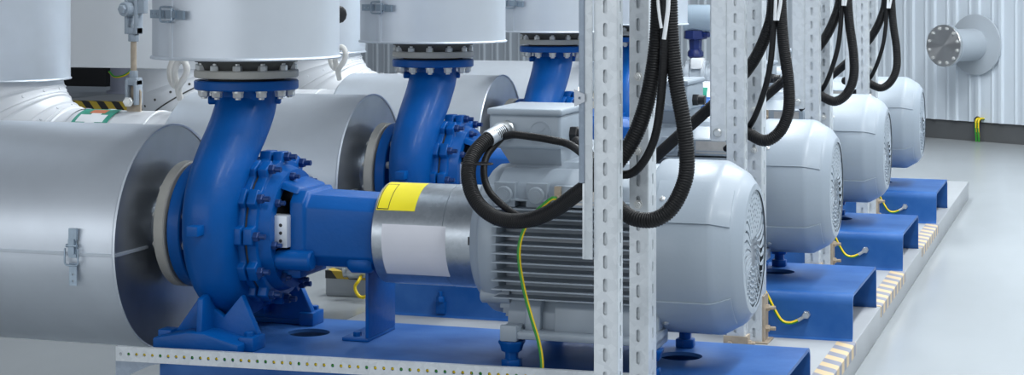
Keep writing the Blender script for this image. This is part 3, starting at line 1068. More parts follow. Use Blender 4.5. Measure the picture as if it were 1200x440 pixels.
# ---------------- posts
def slotted_channel(mb, x0, x1, y0, y1, z0, z1, pitch, zs, th=0.003, side_holes=True, sw=0.0115, sh=0.037):
    """C channel: slotted front towards -Y, slotted side towards +X, plain side towards -X, inner liners added to keep the slots grey"""
    n = int((z1 - z0) / pitch)
    zz = [zs + k * pitch for k in range(-60, 60) if z0 + 0.03 < zs + k * pitch < z1 - 0.03]
    w = x1 - x0
    Mf = Matrix(((1, 0, 0, 0), (0, 0, 1, y0), (0, 1, 0, 0), (0, 0, 0, 1)))
    mb.plate([(x0, z0), (x1 - 0.004, z0), (x1 - 0.004, z1), (x0, z1)], [slot((x0 + x1) / 2 - 0.002, z, sw, sh) for z in zz], th, Mf)
    Ms = Matrix(((0, 0, -1, x1), (1, 0, 0, 0), (0, 1, 0, 0), (0, 0, 0, 1)))
    dpt = y1 - y0
    mb.plate([(y0 + 0.004, z0), (y1, z0), (y1, z1), (y0 + 0.004, z1)], [slot(y0 + dpt * 0.55, z, sw, sh * 0.9) for z in zz] if side_holes else [], th, Ms)
    # rounded bend
    mb.prism([(x1 - 0.004, y0, z0), (x1 - 0.0012, y0 + 0.0012, z0), (x1, y0 + 0.004, z0), (x1 - 0.003, y0 + 0.004, z0), (x1 - 0.004, y0 + 0.003, z0)], (0, 0, z1 - z0))
    mb.box(x0, x0 + th, y0 + th, y1, z0, z1)
    mb.box(x0 + th, x1 - 0.0105, y0 + 0.0085, y0 + 0.0105, z0, z1)  # liners added just behind the slots so they read pale grey
    mb.box(x1 - 0.0105, x1 - 0.0085, y0 + 0.0085, y1, z0, z1)
    return mb


def make_post_front():
    t = thing('slotted_post', (-1.294, 4.85, 0.12), 'tall slotted galvanised post nearest the camera, left one of the front pair', 'post', 'slotted posts farther from their pump base')
    slotted_channel(MB(), -1.328, -1.261, 4.82, 4.873, 0.126, 2.5, 0.0632, U(708, 35, 4.82).z).build('channel', GALV, t, sharp=30)
    MB().box(-1.345, -1.245, 4.80, 4.90, 0.12, 0.126).build('foot_plate', RUST, t)
    br = MB()
    br.box(-1.339, -1.2605 + 0.012, 4.812, 4.8195, 0.126, 0.21)
    br.box(-1.2605, -1.2605 + 0.008, 4.82, 4.88, 0.126, 0.21)
    br.hexbolt((-1.315, 4.812, 0.18), (0, -1, 0), 0.012, 0.012, 0.008)
    br.hexbolt((-1.2525, 4.85, 0.18), (1, 0, 0), 0.012, 0.012, 0.012)
    br.build('foot_bracket', RUST, t)
    return t


def make_post_rear():
    t = thing('slotted_post', (-1.29, 5.218, 0.12), 'slotted galvanised post bolted close behind the nearest one, right one of the front pair', 'post', 'slotted posts against their pump base')
    slotted_channel(MB(), -1.318, -1.261, 5.170, 5.266, 0.126, 2.5, 0.0645, U(750, 394, 5.17).z).build('channel', GALV, t, sharp=30)
    MB().box(-1.335, -1.235, 5.15, 5.28, 0.12, 0.126).build('foot_plate', RUST, t)
    br = MB()
    br.box(-1.2605, -1.2605 + 0.008, 5.175, 5.262, 0.126, 0.30)
    for z in (0.17, 0.25):
        br.hexbolt((-1.2525, 5.22, z), (1, 0, 0), 0.014, 0.014, 0.022)
    br.build('foot_bracket', RUST, t)
    for px, py in ((748, 177), (748, 240), (748, 90)):
        q = U(px, py, 5.17)
        b = MB()
        b.cyl((q.x, 5.170, q.z), (q.x, 5.167, q.z), 0.013, n=18)
        b.hexbolt((q.x, 5.167, q.z), (0, -1, 0), 0.0095, 0.008, 0.006)
        b.build('bolt', ZINC, t)
    return t


post_a = make_post_front()
post_b = make_post_rear()


def side_plate(parent, x0, x1, y0, y1, z0, z1, bolt_z):
    s_ = MB()
    s_.box(x0, x0 + 0.015, y0, y1, z0 + 0.208, z1)
    s_.bevel(0.002)
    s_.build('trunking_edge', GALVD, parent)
    f = MB()
    f.box(x0 + 0.0155, x1, y0 + 0.004, y0 + 0.010, z0, z1)
    f.box(x0 + 0.009, x0 + 0.0155, y0 + 0.004, y0 + 0.010, z0, z0 + 0.207)
    f.bevel(0.001)
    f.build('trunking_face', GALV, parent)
    b = MB()
    b.plate([(x0 - 0.012, bolt_z - 0.024), (x0 + 0.018, bolt_z - 0.010), (x0 + 0.018, bolt_z + 0.010), (x0 - 0.012, bolt_z + 0.024)], [circle(x0 + 0.004, bolt_z, 0.004, 8)], 0.003, Matrix(((1, 0, 0, 0), (0, 0, 1, y0 - 0.0035), (0, 1, 0, 0), (0, 0, 0, 1))))
    b.build('clip', ALUE, parent)


# copies of posts first (trunking differs from set to set)
ORD = ['frontmost', 'second', 'third', 'rearmost']
POSTA_L = ['', 'slotted galvanised post rising behind the front motor, left of its pair', 'slotted galvanised post behind the second motor, left of its pair', 'rearmost narrow slotted galvanised post, left of its pair, before the corrugated wall']
POSTB_L = ['', 'slotted post behind the front motor, right of its pair, dusty foot beside second base', 'slotted post partly hidden behind the second motor, right of its pair', 'slotted post farthest back, right of its pair, by rearmost motor']
posts = [post_a]
for k in range(1, NS):
    posts.append(dup(post_a, (0, SP * k, 0), POSTA_L[k]))
    dup(post_b, (0, SP * k, 0), POSTB_L[k])
side_plate(posts[0], -1.366, -1.329, 4.802, 4.86, 0.752, 2.5, U(681, 115, 4.8).z)
for k in range(1, NS):
    # wider plain channel clipped to the later posts
    f = MB()
    y = 4.82 + SP * k
    f.prism([(-1.389, y - 0.004, 0.93), (-1.384, y - 0.008, 0.925), (-1.333, y - 0.008, 0.925), (-1.3285, y - 0.004, 0.93), (-1.3285, y + 0.05, 0.93), (-1.389, y + 0.05, 0.93)], (0, 0, 1.57))
    f.build('trunking_face', GALV, posts[k])
    h = MB()
    h.cyl((-1.36, y - 0.008, 0.955), (-1.36, y - 0.02, 0.955), 0.016, n=16, ch=0.004)
    h.build('trunking_knob', STEEL, posts[k])

def wire_path(pts, step=0.012):
    return resample(spline(pts, 12), step)


def wire_mats(n, fr=0.4, tw=0.02, off=0):
    return lambda j, i: 1 if ((j + off + i * tw) % n) < n * fr else 0


# ---------------- perforated rail along the front base
def make_rail():
    x0, x1 = -3.062, -1.33
    t = thing('perforated_rail', (-2.2, 5.29, 0.28), 'galvanised perforated rail running along the near edge of the front blue base', 'rail')
    zc = 0.300
    m = MB()
    ang = math.radians(-0.75)
    hl = 0.0235
    M = Matrix(((1, 0, 0, 0), (0, 0, 1, 5.272), (0, 1, 0, 0), (0, 0, 0, 1)))
    hs = []
    n = int((x1 - x0) / 0.0287)
    for k in range(n):
        cx = x0 + 0.018 + k * 0.0287
        hs.append(slot(cx, zc, 0.0105, 0.0105 if k % 1 else 0.012, 5))
    def rt(p):
        return p
    m.plate([(x0, zc - hl), (x1, zc - hl), (x1, zc + hl), (x0, zc + hl)], hs, 0.003, M)
    m.box(x0, x1, 5.275, 5.290, zc + hl - 0.003, zc + hl)
    m.box(x0, x1, 5.275, 5.290, zc - hl, zc - hl + 0.003)
    R_ = Matrix.Translation((x0, 0, zc)) @ Matrix.Rotation(ang, 4, 'Y') @ Matrix.Translation((-x0, 0, -zc))
    bmesh.ops.transform(m.bm, matrix=R_, verts=m.bm.verts)
    m.build('front_strip', GALV, t, sharp=30)
    # cross piece under the left end, running back and slightly down
    c = MB()
    Mx = Matrix(((0, 0, 1, -3.062), (1, 0, 0, 0), (0, 1, 0, 0), (0, 0, 0, 1)))
    Mx = Matrix(((1, 0, 0, 0), (0, 0, 1, 5.282), (0, 1, 0, 0), (0, 0, 0, 1)))
    hz = []
    for k in range(4):
        hz += [circle(-3.05 + k * 0.034, 0.262, 0.004, 10), circle(-3.05 + k * 0.034, 0.243, 0.004, 10)]
    c.plate([(-3.068, 0.226), (-3.040, 0.222), (-2.94, 0.268), (-2.90, 0.276), (-3.068, 0.276)], [], 0.004, Mx)
    c.build('end_bracket', GALVD, t)
    return t


rail = make_rail()
rw = MB().tube(wire_path([(-3.04, 5.281, 0.302), (-2.6, 5.282, 0.306), (-2.2, 5.281, 0.311), (-1.8, 5.282, 0.317), (-1.36, 5.281, 0.322)], 0.02), 0.0055, 10, mats=lambda j, i: 1 if (i // 2) % 3 == 0 else 0).build('earth_wire', [YEL, GRN])
tag(rw, 'yellow-green earth wire showing through the holes of the perforated rail', 'wire')


# ---------------- earth wires
def wire(name, pts, r, label, group):
    m = MB().tube(wire_path(pts), r, 12, mats=wire_mats(12, 0.36, 0.0, 6))
    o = m.build(name, [YEL, GRN], org=pts[-1])
    return tag(o, label, 'wire', group)


w1 = wire('earth_wire', [(-1.622, YC - 0.262, AX + 0.165), U(645, 234, 5.437), U(625, 252, 5.42), U(612, 275, 5.41), U(608, 300, 5.40), U(613, 335, 5.385), U(622, 370, 5.36), U(631, 400, 5.335), U(635, 425, 5.312), U(634, 446, 5.308), U(632, 475, 5.309)], 0.0062, 'yellow-green earth wire hanging down over the fins of the front motor', None)
WL = ['', 'yellow-green earth wire drooping onto the side of the second base', 'yellow-green earth wire drooping onto the side of the third base', 'yellow-green earth wire drooping onto the side of the rearmost base']
ew = None


def make_base_wire(k):
    y = 5.323 + SP * k
    t = thing('earth_wire', (-1.112, y - 0.01, 0.20), WL[k], 'wire', 'earth wires on the base sides')
    yy = 7.156
    pts = [(-1.33, y - 0.03, 0.40), (-1.30, y - 0.028, 0.345), U(899, 346, yy - 0.026) + Vector((0, SP * (k - 1), 0)), U(907, 362, yy - 0.024) + Vector((0, SP * (k - 1), 0)), U(916, 376, yy - 0.023) + Vector((0, SP * (k - 1), 0)), U(926, 379, yy - 0.021) + Vector((0, SP * (k - 1), 0)), U(935, 376, yy - 0.017) + Vector((0, SP * (k - 1), 0))]
    m = MB().tube(wire_path(pts), 0.0062, 12, mats=wire_mats(12))
    m.build('insulation', [YEL, GRN], t)
    l_ = MB()
    e = pts[-1]
    f = Vector((-1.112, y - 0.008, 0.213))
    l_.tube(spline([e, (e + f) / 2 + Vector((0, 0, -0.001)), f], 4), 0.0075, 10)
    l_.hexbolt((-1.112, y - 0.0005, 0.213), (0, -1, 0), 0.016, 0.02, 0.008)
    l_.build('cable_lug', STEEL, t)
    return t


ew = make_base_wire(1)
for k in (2, 3):
    dup(ew, (0, SP * (k - 1), 0), WL[k])


# ---------------- conduits
def conduit(name, pts, r, label, group=None, pitch=0.0075, parts=None, n=14):
    P = [Vector(p) for p in pts]
    path = resample(spline(P, 14), pitch / 3)
    def rf(i, L_):
        return r * (1.0 if i % 3 else 0.90)
    t = thing(name, P[-1], label, 'cable', group)
    MB().tube(path, r, n, rf=rf).build('conduit_sleeve', RUB, t, sharp=60)
    return t


def loc_px(seq):
    return [U(px, py, y) for px, py, y in seq]


CG = 'black conduits hanging by the posts'
GY = YC - 0.16 - 0.05
c1 = conduit('cable_conduit', loc_px([(590, 153, 5.50), (572, 163, 5.44), (556, 180, 5.38), (549, 200, 5.33), (553, 226, 5.29), (567, 246, 5.26), (590, 258, 5.23), (620, 258, 5.19), (650, 246, 5.13), (675, 228, 5.06), (700, 210, 5.0), (722, 192, 4.98), (742, 163, 4.98), (755, 130, 4.98), (764, 92, 4.98), (770, 50, 4.98), (772, 5, 4.98), (772, -60, 4.98), (772, -160, 4.98)]), 0.0235, 'thick black corrugated conduit looping left from front motor gland and up past the post', CG)
MB().tube(spline(loc_px([(588, 154, 5.497), (580, 158, 5.47), (572, 163, 5.44)]), 4), 0.0255, 12).build('conduit_end', ALUW, c1)
c2 = conduit('cable_conduit', loc_px([(676, 168, 5.52), (690, 185, 5.35), (705, 215, 5.12), (722, 240, 5.02), (740, 255, 4.97), (765, 258, 4.96), (785, 246, 4.96), (799, 222, 4.96), (805, 195, 4.96), (802, 150, 4.96), (793, 100, 4.965), (787, 50, 4.97), (785, 5, 4.97), (785, -60, 4.97), (785, -160, 4.97)]), 0.0225, 'thick black conduit drooping in the lowest U-loop right of the front posts', CG)
c3 = conduit('cable_conduit', loc_px([(590, 160, 5.49), (602, 158, 5.45), (620, 160, 5.44), (645, 164, 5.42), (668, 170, 5.40), (690, 186, 5.2), (712, 200, 5.06), (730, 205, 5.01), (745, 200, 4.99), (760, 180, 4.98), (770, 150, 4.97), (776, 100, 4.955), (778, 60, 4.95), (779, 10, 4.95), (779, -60, 4.95), (779, -160, 4.95)]), 0.0125, 'thin black cable arching over the front junction box and back up', CG, n=10)
c4 = conduit('cable_conduit', loc_px([(592, 158, 5.51), (582, 168, 5.47), (570, 184, 5.42), (567, 204, 5.37), (573, 224, 5.32), (588, 240, 5.28), (605, 252, 5.285), (622, 256, 5.26), (650, 247, 5.20), (678, 228, 5.11), (700, 200, 5.045), (709, 150, 5.04), (711, 80, 5.04), (712, 0, 5.04), (712, -60, 5.04), (712, -160, 5.04)]), 0.0115, 'thin black cable curling inside the big conduit loop at the front motor', CG, n=10)
# cable ties on the loop
for px, py, y in ((553, 190, 5.345),):
    q = U(px + 6, py + 2, y)
    MB().tube([q + Vector((0.05 * math.cos(a_ * PI / 8), 0, 0)) + Vector((0, 0.03 * math.sin(a_ * PI / 8), 0)) for a_ in range(16)], 0.003, 6, closed=True).build('cable_tie', BLK, c1)


def tags_for(parent, seq, r):
    for s_ in seq:
        MB().tube(spline(loc_px(s_), 5), r, 8).build('marker_sleeve', WHITE, parent)


tags_for(c3, [[(770, -40, 4.934), (771, 0, 4.934), (773, 20, 4.934), (775, 33, 4.936)]], 0.0045)
tags_for(c2, [[(784, -40, 4.938), (783, 5, 4.938), (781, 25, 4.938), (778, 46, 4.94)]], 0.0062)

# sets two to four: a rising conduit, a loop and a thin lead
Y2 = 4.98 + SP
q1 = conduit('cable_conduit', loc_px([(745, 205, 7.10), (768, 184, 7.02), (800, 155, 6.95), (850, 110, 6.86), (880, 76, 6.82), (898, 40, 6.80), (906, 5, 6.80), (908, -60, 6.80), (908, -160, 6.80)]), 0.023, 'black conduit rising diagonally behind the front motor past the second post pair', 'rising conduits behind the posts')
q2 = conduit('cable_conduit', loc_px([(840, 150, 7.05), (862, 146, 6.90), (878, 157, 6.80), (897, 165, 6.77), (914, 154, 6.77), (924, 130, 6.77), (924, 95, 6.77), (918, 50, 6.77), (915, 5, 6.77), (914, -60, 6.77), (914, -160, 6.77)]), 0.0225, 'black conduit loop hanging right of the second post pair', 'conduit loops beside the posts')
q3 = conduit('cable_conduit', loc_px([(850, 175, 6.98), (868, 160, 6.88), (882, 142, 6.80), (894, 112, 6.775), (902, 80, 6.76), (906, 40, 6.76), (907, 0, 6.76), (908, -60, 6.76), (908, -160, 6.76)]), 0.0115, 'thin black cable hanging beside the conduit loop at the second post pair', 'thin leads beside the posts', n=10)
tags_for(q2, [[(909, -30, 6.742), (909, 0, 6.742), (908, 24, 6.742)], [(916, -30, 6.74), (915, 0, 6.74), (911, 24, 6.74)]], 0.0065)
for k, wd in ((2, 'third'), (3, 'fourth')):
    dz = 0.035 if k == 2 else 0.0
    o_ = (0, SP * (k - 1), dz)
    dup(q1, o_, 'black conduit rising diagonally behind the %s' % ('third post pair' if k == 2 else 'fourth and farthest post pair'))
    dup(q2, o_, 'black conduit loop hanging right of the %s post pair' % ('third' if k == 2 else 'fourth and farthest'))
    dup(q3, o_, 'thin black cable hanging beside the conduit loop at the %s post pair' % ('third' if k == 2 else 'fourth and farthest'))

# ---------------- copies of the sets
LB = {
    'base': ['', 'blue bridge-shaped base frame second in the row, carrying a drooping earth wire', 'blue bridge-shaped base frame third in the row', 'blue bridge-shaped base frame rearmost in the row'],
    'pump': ['', 'blue centrifugal pump second in the row, neck and casing seen above the coupling guard', 'blue centrifugal pump third in the row, mostly only its neck visible', 'blue centrifugal pump rearmost in the row, almost hidden behind posts'],
    'riser': ['', 'wide insulated riser on the second pump, near the top centre', 'insulated riser on the third pump, left of the nearest posts', 'insulated riser on the rearmost pump, a sliver behind the front cables'],
    'suction': ['', 'insulated suction pipe of the second pump with a green label on its narrow end', 'insulated suction pipe of the third pump, round end between first and second risers', 'insulated suction pipe of the rearmost pump, its round end right of the second riser'],
    'guard': ['', 'zinc coupling guard between the second pump and second motor', 'zinc coupling guard between the third pump and third motor', 'zinc coupling guard between the rearmost pump and rearmost motor'],
    'motor': ['', 'pale grey electric motor second from the front, right of the front motor', 'pale grey electric motor third from the front', 'pale grey electric motor rearmost in the row, nearest the corrugated wall'],
}
copies = {}
for key, src in (('base', base), ('pump', pump), ('riser', riser), ('suction', suction), ('guard', guard), ('motor', motor)):
    copies[key] = [src]
    for k in range(1, NS):
        copies[key].append(dup(src, (0, SP * k, 0), LB[key][k]))

for k in (0, 1, 3):
    for o_ in copies['suction'][k].children:
        if o_.name.startswith(('elbow_seam', 'rivet_row')):
            o_.material_slots[0].link = 'OBJECT'
            o_.material_slots[0].material = ELBW

# ---------------- green label on the second suction pipe
def pipe_patch(parent, name, m, x0, x1, R, a0, a1, yc, zc, th=0.002):
    mb = MB()
    rows = []
    for Rr in (R, R + th):
        rows.append([[(x, yc - Rr * math.cos(a0 + (a1 - a0) * i / 12), zc + Rr * math.sin(a0 + (a1 - a0) * i / 12)) for i in range(13)] for x in (x0, x1)])
    mb.grid(rows[1])
    A, B = rows
    ro, ri = B[0] + B[1][::-1], A[0] + A[1][::-1]
    mb.grid([ro + [ro[0]], ri + [ri[0]]])
    bmesh.ops.remove_doubles(mb.bm, verts=mb.bm.verts, dist=1e-6)
    return mb.build(name, m, parent)


d2r = math.radians
sy = YC + SP
lab = pipe_patch(copies['suction'][1], 'pipe_label', LGRN, -4.515, -4.33, 0.2955, d2r(40), d2r(84), sy, 0.6255)
lab['label'] = 'green label with a white cross and orange marks'
pipe_patch(lab, 'label_cross', WHITE, -4.495, -4.355, 0.2976, d2r(56), d2r(68), sy, 0.6255, 0.0008)
pipe_patch(lab, 'label_cross', WHITE, -4.445, -4.395, 0.2977, d2r(44), d2r(80), sy, 0.6255, 0.0008)
pipe_patch(lab, 'label_mark', LORG, -4.46, -4.38, 0.2979, d2r(71), d2r(80), sy, 0.6255, 0.0008)
pipe_patch(lab, 'label_mark', LORG, -4.46, -4.38, 0.2979, d2r(44), d2r(53), sy, 0.6255, 0.0008)

# ---------------- turnbuckle strut standing on the second suction pipe
def make_strut():
    x, y = -4.27, YC + SP
    z0 = 0.6255 + 0.29
    t = thing('rigid_strut', (x, y, z0), 'grey steel turnbuckle strut standing on the narrow pipe before the white panel', 'strut')
    lg = MB()
    lg.prism([(x - 0.035, y - 0.03, z0 - 0.03), (x + 0.035, y - 0.03, z0 - 0.03), (x + 0.035, y - 0.03, z0 + 0.09), (x + 0.02, y - 0.03, z0 + 0.115), (x - 0.02, y - 0.03, z0 + 0.115), (x - 0.035, y - 0.03, z0 + 0.09)], (0, 0.012, 0))
    lg.build('lug', RUST, t)
    lf = MB()
    for s_ in (-1, 1):
        lf.box(x + s_ * 0.022 - 0.007, x + s_ * 0.022 + 0.007, y - 0.06, y + 0.005, z0 + 0.03, z0 + 0.145)
    lf.box(x - 0.029, x + 0.029, y - 0.055, y, z0 + 0.12, z0 + 0.155)
    lf.cyl((x, y - 0.03, z0 + 0.155), (x, y - 0.03, z0 + 0.188), 0.020, n=8)
    lf.bevel(0.003)
    lf.build('lower_fork', GREY, t)
    b = MB()
    b.hexbolt((x - 0.008, y - 0.06, z0 + 0.045), (0.3, -1, 0), 0.024, 0.025, 0.015)
    b.build('pin_bolt', ZINC, t)
    MB().cyl((x, y - 0.03, z0 + 0.18), (x, y - 0.03, z0 + 0.36), 0.014, n=16).build('threaded_rod', RUST, t)
    uf = MB()
    zt = z0 + 0.322
    uf.cyl((x, y - 0.03, zt), (x, y - 0.03, zt + 0.035), 0.026, n=8)
    for s_ in (-1, 1):
        uf.box(x + s_ * 0.024 - 0.008, x + s_ * 0.024 + 0.008, y - 0.06, y + 0.0, zt + 0.035, zt + 0.20)
    uf.box(x - 0.032, x + 0.032, y - 0.057, y - 0.003, zt + 0.035, zt + 0.065)
    uf.bevel(0.003)
    uf.build('upper_fork', GREY, t)
    kk = MB()
    kk.cyl((x - 0.02, y - 0.09, zt + 0.15), (x - 0.005, y - 0.0, zt + 0.15), 0.034, n=18, ch=0.006)
    kk.hexbolt((x - 0.02, y - 0.09, zt + 0.15), (-0.1, -1, 0), 0.02, 0.018)
    kk.build('upper_pin', GREY, t)
    MB().box(x - 0.03, x + 0.065, y - 0.05, y - 0.01, zt + 0.13, 2.4).bevel(0.004).build('hanger_bar', GREY, t)
    return t


make_strut()

# ---------------- white hanging panel, cabinet, column and kerb in the far left
pz = MB().box(-5.75, -4.35, 8.55, 8.75, 1.06, 2.6).bevel(0.006)
o = pz.build('casing_panel', WHITE)
tag(o, 'smooth white sheet-metal casing hanging behind the strut, left of the front riser', 'panel')

# hazard-taped kerb far behind
def make_kerb():
    a_ = U(60, 128, 19.15)
    x0, x1 = U(60, 128, 19.15).x, U(156, 128, 19.15).x
    t = thing('taped_kerb', (x0, 19.15, 0), 'distant low concrete kerb edged with yellow and black tape, far left', 'kerb')
    MB().box(x0, x1, 19.15, 23.5, 0, 0.11).build('kerb_body', CONC, t)
    MB().box(x0, x1, 19.142, 19.28, 0.1105, 0.115).build('hazard_tape', TAPEK, t)
    MB().box(x0, x1, 19.138, 19.148, 0.012, 0.115).build('tape_edge', TAPEK, t)
    return t


make_kerb()
cx0, cx1 = U(74, 110, 22.0).x, U(124, 110, 22.0).x
c_ = MB().box(cx0, cx1, 22.0, 22.6, 0.111, 2.1).bevel(0.01)
c_ = c_.build('control_cabinet', CAB)
tag(c_, 'tall charcoal cabinet on the distant taped kerb', 'cabinet')
cx0, cx1 = U(122, 110, 20.6).x, U(152, 110, 20.6).x
c_ = MB().cyl(((cx0 + cx1) / 2, 20.8, 0.111), ((cx0 + cx1) / 2, 20.8, 2.6), (cx1 - cx0) / 2, n=32)
c_.lathe([(0.111, 0.0), (0.111, (cx1 - cx0) / 2 + 0.05), (0.14, (cx1 - cx0) / 2 + 0.05), (0.14, 0)], ((cx0 + cx1) / 2, 20.8, 0), (0, 0, 1), 32)
c_ = c_.build('vessel_leg', COLM)
tag(c_, 'round blue-grey leg standing on the distant taped kerb right of the charcoal cabinet', 'column')
c_ = MB().tube(wire_path([U(128, 84, 20.2), U(134, 90, 20.15), U(144, 89, 20.15), U(152, 84, 20.2), U(156, 76, 20.25), U(156, 60, 20.3)], 0.03), 0.014, 8, mats=wire_mats(8)).build('earth_wire', [GRN, YEL])
tag(c_, 'thin green earth wire sagging across the distant column', 'wire')

# ---------------- tape along the plinth edges
TL = ['striped cream and grey tape on the plinth edge between front and second base', 'striped cream and grey tape on the plinth edge between second and third base', 'striped cream and grey tape on the plinth edge between third and rearmost base']
for k in range(3):
    ya, yb = 6.12 + SP * k, 5.295 + SP * (k + 1)
    m = MB()
    m.prism([(-0.990, ya, 0.1203), (-0.990, ya, 0.1225), (-0.922, ya, 0.1225), (-0.9175, ya, 0.119), (-0.9175, ya, 0.075), (-0.9197, ya, 0.075), (-0.9197, ya, 0.1203)], (0, yb - ya, 0))
    o = m.build('hazard_tape', TAPE, org=(-0.95, (ya + yb) / 2, 0.12))
    tag(o, TL[k], 'tape', 'striped tapes on the long plinth edge')
m = MB()
m.prism([(-3.58, 8.127, 0.085), (-3.58, 8.127, 0.1225), (-3.58, 8.20, 0.1225), (-3.58, 8.20, 0.1203), (-3.58, 8.1295, 0.1203), (-3.58, 8.1295, 0.085)], (0.585, 0, 0))
m.box(-3.58, -3.50, 8.2005, 9.4, 0.1203, 0.1225)
o = m.build('hazard_tape', TAPEL, org=(-3.3, 8.13, 0.12))
tag(o, 'yellow and black tape on the low plinth seen under the front bearing bracket', 'tape')

# metal-braided hose dropping behind the stay
hp = MB()
hq = [U(424, 322, 8.05), U(420, 330, 8.0), U(416, 336, 7.99), U(418, 344, 7.98), U(424, 349, 7.98), U(434, 346, 7.98)]
hp.tube(wire_path(hq), 0.008, 10, mats=wire_mats(10))
o = hp.build('earth_wire', [YEL, GRN])
tag(o, 'yellow-green earth wire curling beside the low taped plinth', 'wire')
jb = MB()
q = U(421, 327, 8.05)
jb.cyl((q.x - 0.06, 8.06, 0.135), (q.x + 0.10, 8.06, 0.15), 0.035, n=16, ch=0.006)
jb.cyl((q.x - 0.055, 8.06, 0.135), (q.x - 0.085, 8.05, 0.131), 0.026, n=12, ch=0.004)
o = jb.build('drain_valve', STEEL)
tag(o, 'small dull steel drain fitting on the low taped plinth', 'valve')

# ---------------- valves and small pipes seen between the post pairs
def make_background_unit():
    y = 13.3
    t = thing('valve_station', (U(815, 60, y).x, y, 0), 'distant dark blue valve on white pipework seen between the first and second post pairs', 'valve')
    a_, b_ = U(803, 22, y), U(842, 22, y)
    m = MB()
    rr = (U(803, 5, y).z - U(803, 38, y).z) / 2
    m.lathe([(0, 0), (0.0, rr * 0.9), (0.02, rr), (0.55, rr), (0.57, rr * 0.9), (0.57, 0)], (a_.x, y, a_.z), (1, 0, 0), 40)
    m.build('actuator_drum', TANK, t)
    c = U(815, 50, y)
    v = MB()
    v.lathe([(0.16, 0), (0.16, 0.085), (0.10, 0.088), (0.09, 0.05), (0.02, 0.045), (0.0, 0.06), (-0.03, 0.06), (-0.05, 0.035), (-0.07, 0.03), (-0.10, 0.03), (-0.10, 0)], (c.x, y, c.z - 0.07), (0, 0, 1), 8)
    v.cyl((c.x, y, c.z + 0.06), (c.x + 0.11, y - 0.05, c.z + 0.06), 0.02, n=10)
    v.build('valve_yoke', VALVE, t)
    bxp = U(820, 74, y)
    w = MB().box(bxp.x - 0.05, bxp.x + 0.045, y - 0.10, y, bxp.z - 0.04, bxp.z + 0.04).bevel(0.012)
    w.build('position_box', WHITE, t)
    rd = U(836, 74, y)
    MB().cyl((rd.x, y - 0.04, rd.z), (rd.x + 0.02, y - 0.07, rd.z), 0.018, n=14).build('red_cap', LORG, t)
    pv = U(815, 88, y)
    p = MB()
    p.cyl((pv.x - 0.6, y, pv.z), (pv.x + 0.7, y, pv.z), 0.075, n=24)
    p.lathe([(0, 0.07), (0, 0.11), (0.03, 0.11), (0.03, 0.07)], (pv.x - 0.06, y, pv.z), (1, 0, 0), 24)
    p.lathe([(0, 0.07), (0, 0.11), (0.03, 0.11), (0.03, 0.07)], (pv.x + 0.06, y, pv.z), (1, 0, 0), 24)
    p.cyl((pv.x, y, pv.z), (pv.x, y, pv.z + 0.18), 0.04, n=16)
    p.cyl((pv.x - 0.5, y, pv.z), (pv.x - 0.5, y, 0.0), 0.06, n=16)
    p.cyl((pv.x + 0.5, y, pv.z), (pv.x + 0.5, y, 0.0), 0.06, n=16)
    p.build('pipe_run', STUB, t)
    lp = U(822, 118, y)
    MB().lathe([(0, 0), (0, 0.16), (0.02, 0.17), (1.1, 0.17), (1.12, 0.16), (1.12, 0)], (lp.x - 0.62, y - 0.1, lp.z - 0.02), (1, 0, 0), 40).build('insulated_vessel', ELBW, t)
    g_ = pipe_patch(t, 'vessel_label', WHITE, U(821, 106, y - 0.2).x, U(838, 106, y - 0.2).x, 0.171, d2r(-25), d2r(60), y - 0.1, lp.z - 0.02)
    pipe_patch(g_, 'label_mark', LGRN, U(824, 106, y - 0.2).x, U(830, 106, y - 0.2).x, 0.1735, d2r(-10), d2r(48), y - 0.1, lp.z - 0.02, 0.0008)
    return t


make_background_unit()

# ---------------- blind-flanged pipe stub on the corrugated wall
def make_stub():
    c = Vector((-1.142, 18.08, 0.928))
    t = thing('blind_pipe_stub', c, 'pale pipe stub with bolted steel blind flange sticking out of the corrugated wall', 'pipe')
    t.rotation_euler = WN.to_track_quat('Z', 'Y').to_euler()
    MB().lathe([(-0.02, 0.1), (-0.02, 0.153), (0.55, 0.153), (0.55, 0.1)], (0, 0, 0), (0, 0, 1), 56).build('pipe', STUB, t, local=True)
    MB().lathe([(0.085, 0.15), (0.085, 0.285), (0.09, 0.292), (0.10, 0.288), (0.118, 0.20), (0.125, 0.15)], (0, 0, 0), (0, 0, 1), 64).build('wall_collar', STUB, t, local=True)
    MB().lathe([(0.53, 0.1), (0.53, 0.196), (0.552, 0.196), (0.552, 0.1)], (0, 0, 0), (0, 0, 1), 64).build('pipe_flange', STUB, t, local=True)
    MB().lathe([(0.555, 0), (0.555, 0.194), (0.557, 0.197), (0.583, 0.197), (0.586, 0.194), (0.586, 0.0)], (0, 0, 0), (0, 0, 1), 96).build('blind_flange', FLG, t, local=True, sharp=30)
    for k in range(12):
        a_ = 2 * PI * (k + 0.5) / 12
        MB().hexbolt((0.165 * math.cos(a_), 0.165 * math.sin(a_), 0.586), (0, 0, 1), 0.016, 0.016, 0.006).build('flange_bolt', ZINC, t, local=True)
    return t


make_stub()

# earth straps out of the wall foot
def wall_pt(px, out, z):
    k = (px - 600) / F
    # intersect the view direction with the wall face
    t_ = (k * 18.1 - 4.04) / (0.6376 + 0.770 * k)
    p = WO + WD * t_ + WN * out
    return Vector((p.x, p.y, z))


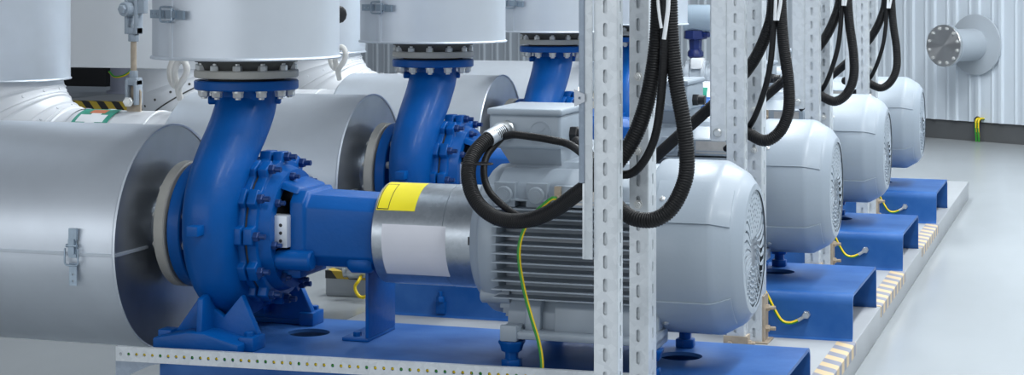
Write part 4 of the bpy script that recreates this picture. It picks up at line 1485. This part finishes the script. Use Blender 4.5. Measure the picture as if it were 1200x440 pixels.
st = thing('earth_strap', wall_pt(1155, 0.12, 0.0), 'yellow-green earth strap looping from the wall foot below the pipe stub', 'wire')
for i, px in enumerate((1153.8, 1156.8)):
    MB().tube(wire_path([wall_pt(px, 0.02, 0.215), wall_pt(px, 0.10, 0.225), wall_pt(px, 0.135, 0.20), wall_pt(px, 0.14, 0.12), wall_pt(px, 0.13, 0.04), wall_pt(px, 0.13, 0.006)], 0.01), 0.0105, 10, mats=wire_mats(10, 0.5, 0.22)).build('strap_cable', [YEL, GRN], st)
hm = MB()
p = wall_pt(1152, 0.082, 0.205)
hm.lathe([(0, 0), (0, 0.04), (0.012, 0.035), (0.012, 0)], p, WN, 16)
hm.build('cable_entry', BLK, st)

# ------------------------------------------------------------------ light
w = bpy.data.worlds.new('hall_ambient')
bpy.context.scene.world = w
w.use_nodes = True
nt = w.node_tree
bg = nt.nodes['Background']
tc = nt.nodes.new('ShaderNodeTexCoord')
sx = nt.nodes.new('ShaderNodeSeparateXYZ')
nt.links.new(tc.outputs['Generated'], sx.inputs[0])
cr = nt.nodes.new('ShaderNodeValToRGB')
mr = nt.nodes.new('ShaderNodeMapRange')
mr.inputs['From Min'].default_value = -1
mr.inputs['From Max'].default_value = 1
nt.links.new(sx.outputs['Z'], mr.inputs['Value'])
nt.links.new(mr.outputs['Result'], cr.inputs['Fac'])
el = cr.color_ramp.elements
el[0].position = 0.47
el[0].color = (0.20, 0.215, 0.235, 1)
el[1].position = 1.0
el[1].color = (0.30, 0.34, 0.39, 1)
e = cr.color_ramp.elements.new(0.53)
e.color = (0.42, 0.46, 0.52, 1)
nt.links.new(cr.outputs['Color'], bg.inputs['Color'])
bg.inputs['Strength'].default_value = 0.44


def lamp(name, loc, sx_, sy_, energy, rot=(0, 0, 0), col=(0.92, 0.97, 1.0)):
    d = bpy.data.lights.new(name, 'AREA')
    d.shape = 'RECTANGLE'
    d.size, d.size_y = sx_, sy_
    d.energy = energy
    d.color = col
    o = bpy.data.objects.new(name, d)
    C.objects.link(o)
    o.location = loc
    o.rotation_euler = rot
    return o


for i, (x, y) in enumerate(((0.6, 2.0), (0.6, 6.0), (0.6, 10.0), (0.6, 14.0), (3.6, 4.0), (3.6, 9.0), (3.6, 14.0), (-2.2, 9.0), (-2.6, 13.0))):
    lamp('ceiling_lamp', (x, y, 5.5), 0.35, 2.6, 165)
# broad fill light added behind the viewer, widened to reflect in the pipe
lamp('rear_fill_light', (-7.0, -4.5, 2.5), 15.0, 3.0, 340, (math.radians(82), 0, math.radians(-8)), (0.92, 0.96, 1.0))

sc = bpy.context.scene
sc.view_settings.view_transform = 'Standard'
sc.view_settings.look = 'None'
sc.view_settings.exposure = 0.0
sc.view_settings.gamma = 1.0
sc.view_settings.use_curve_mapping = False
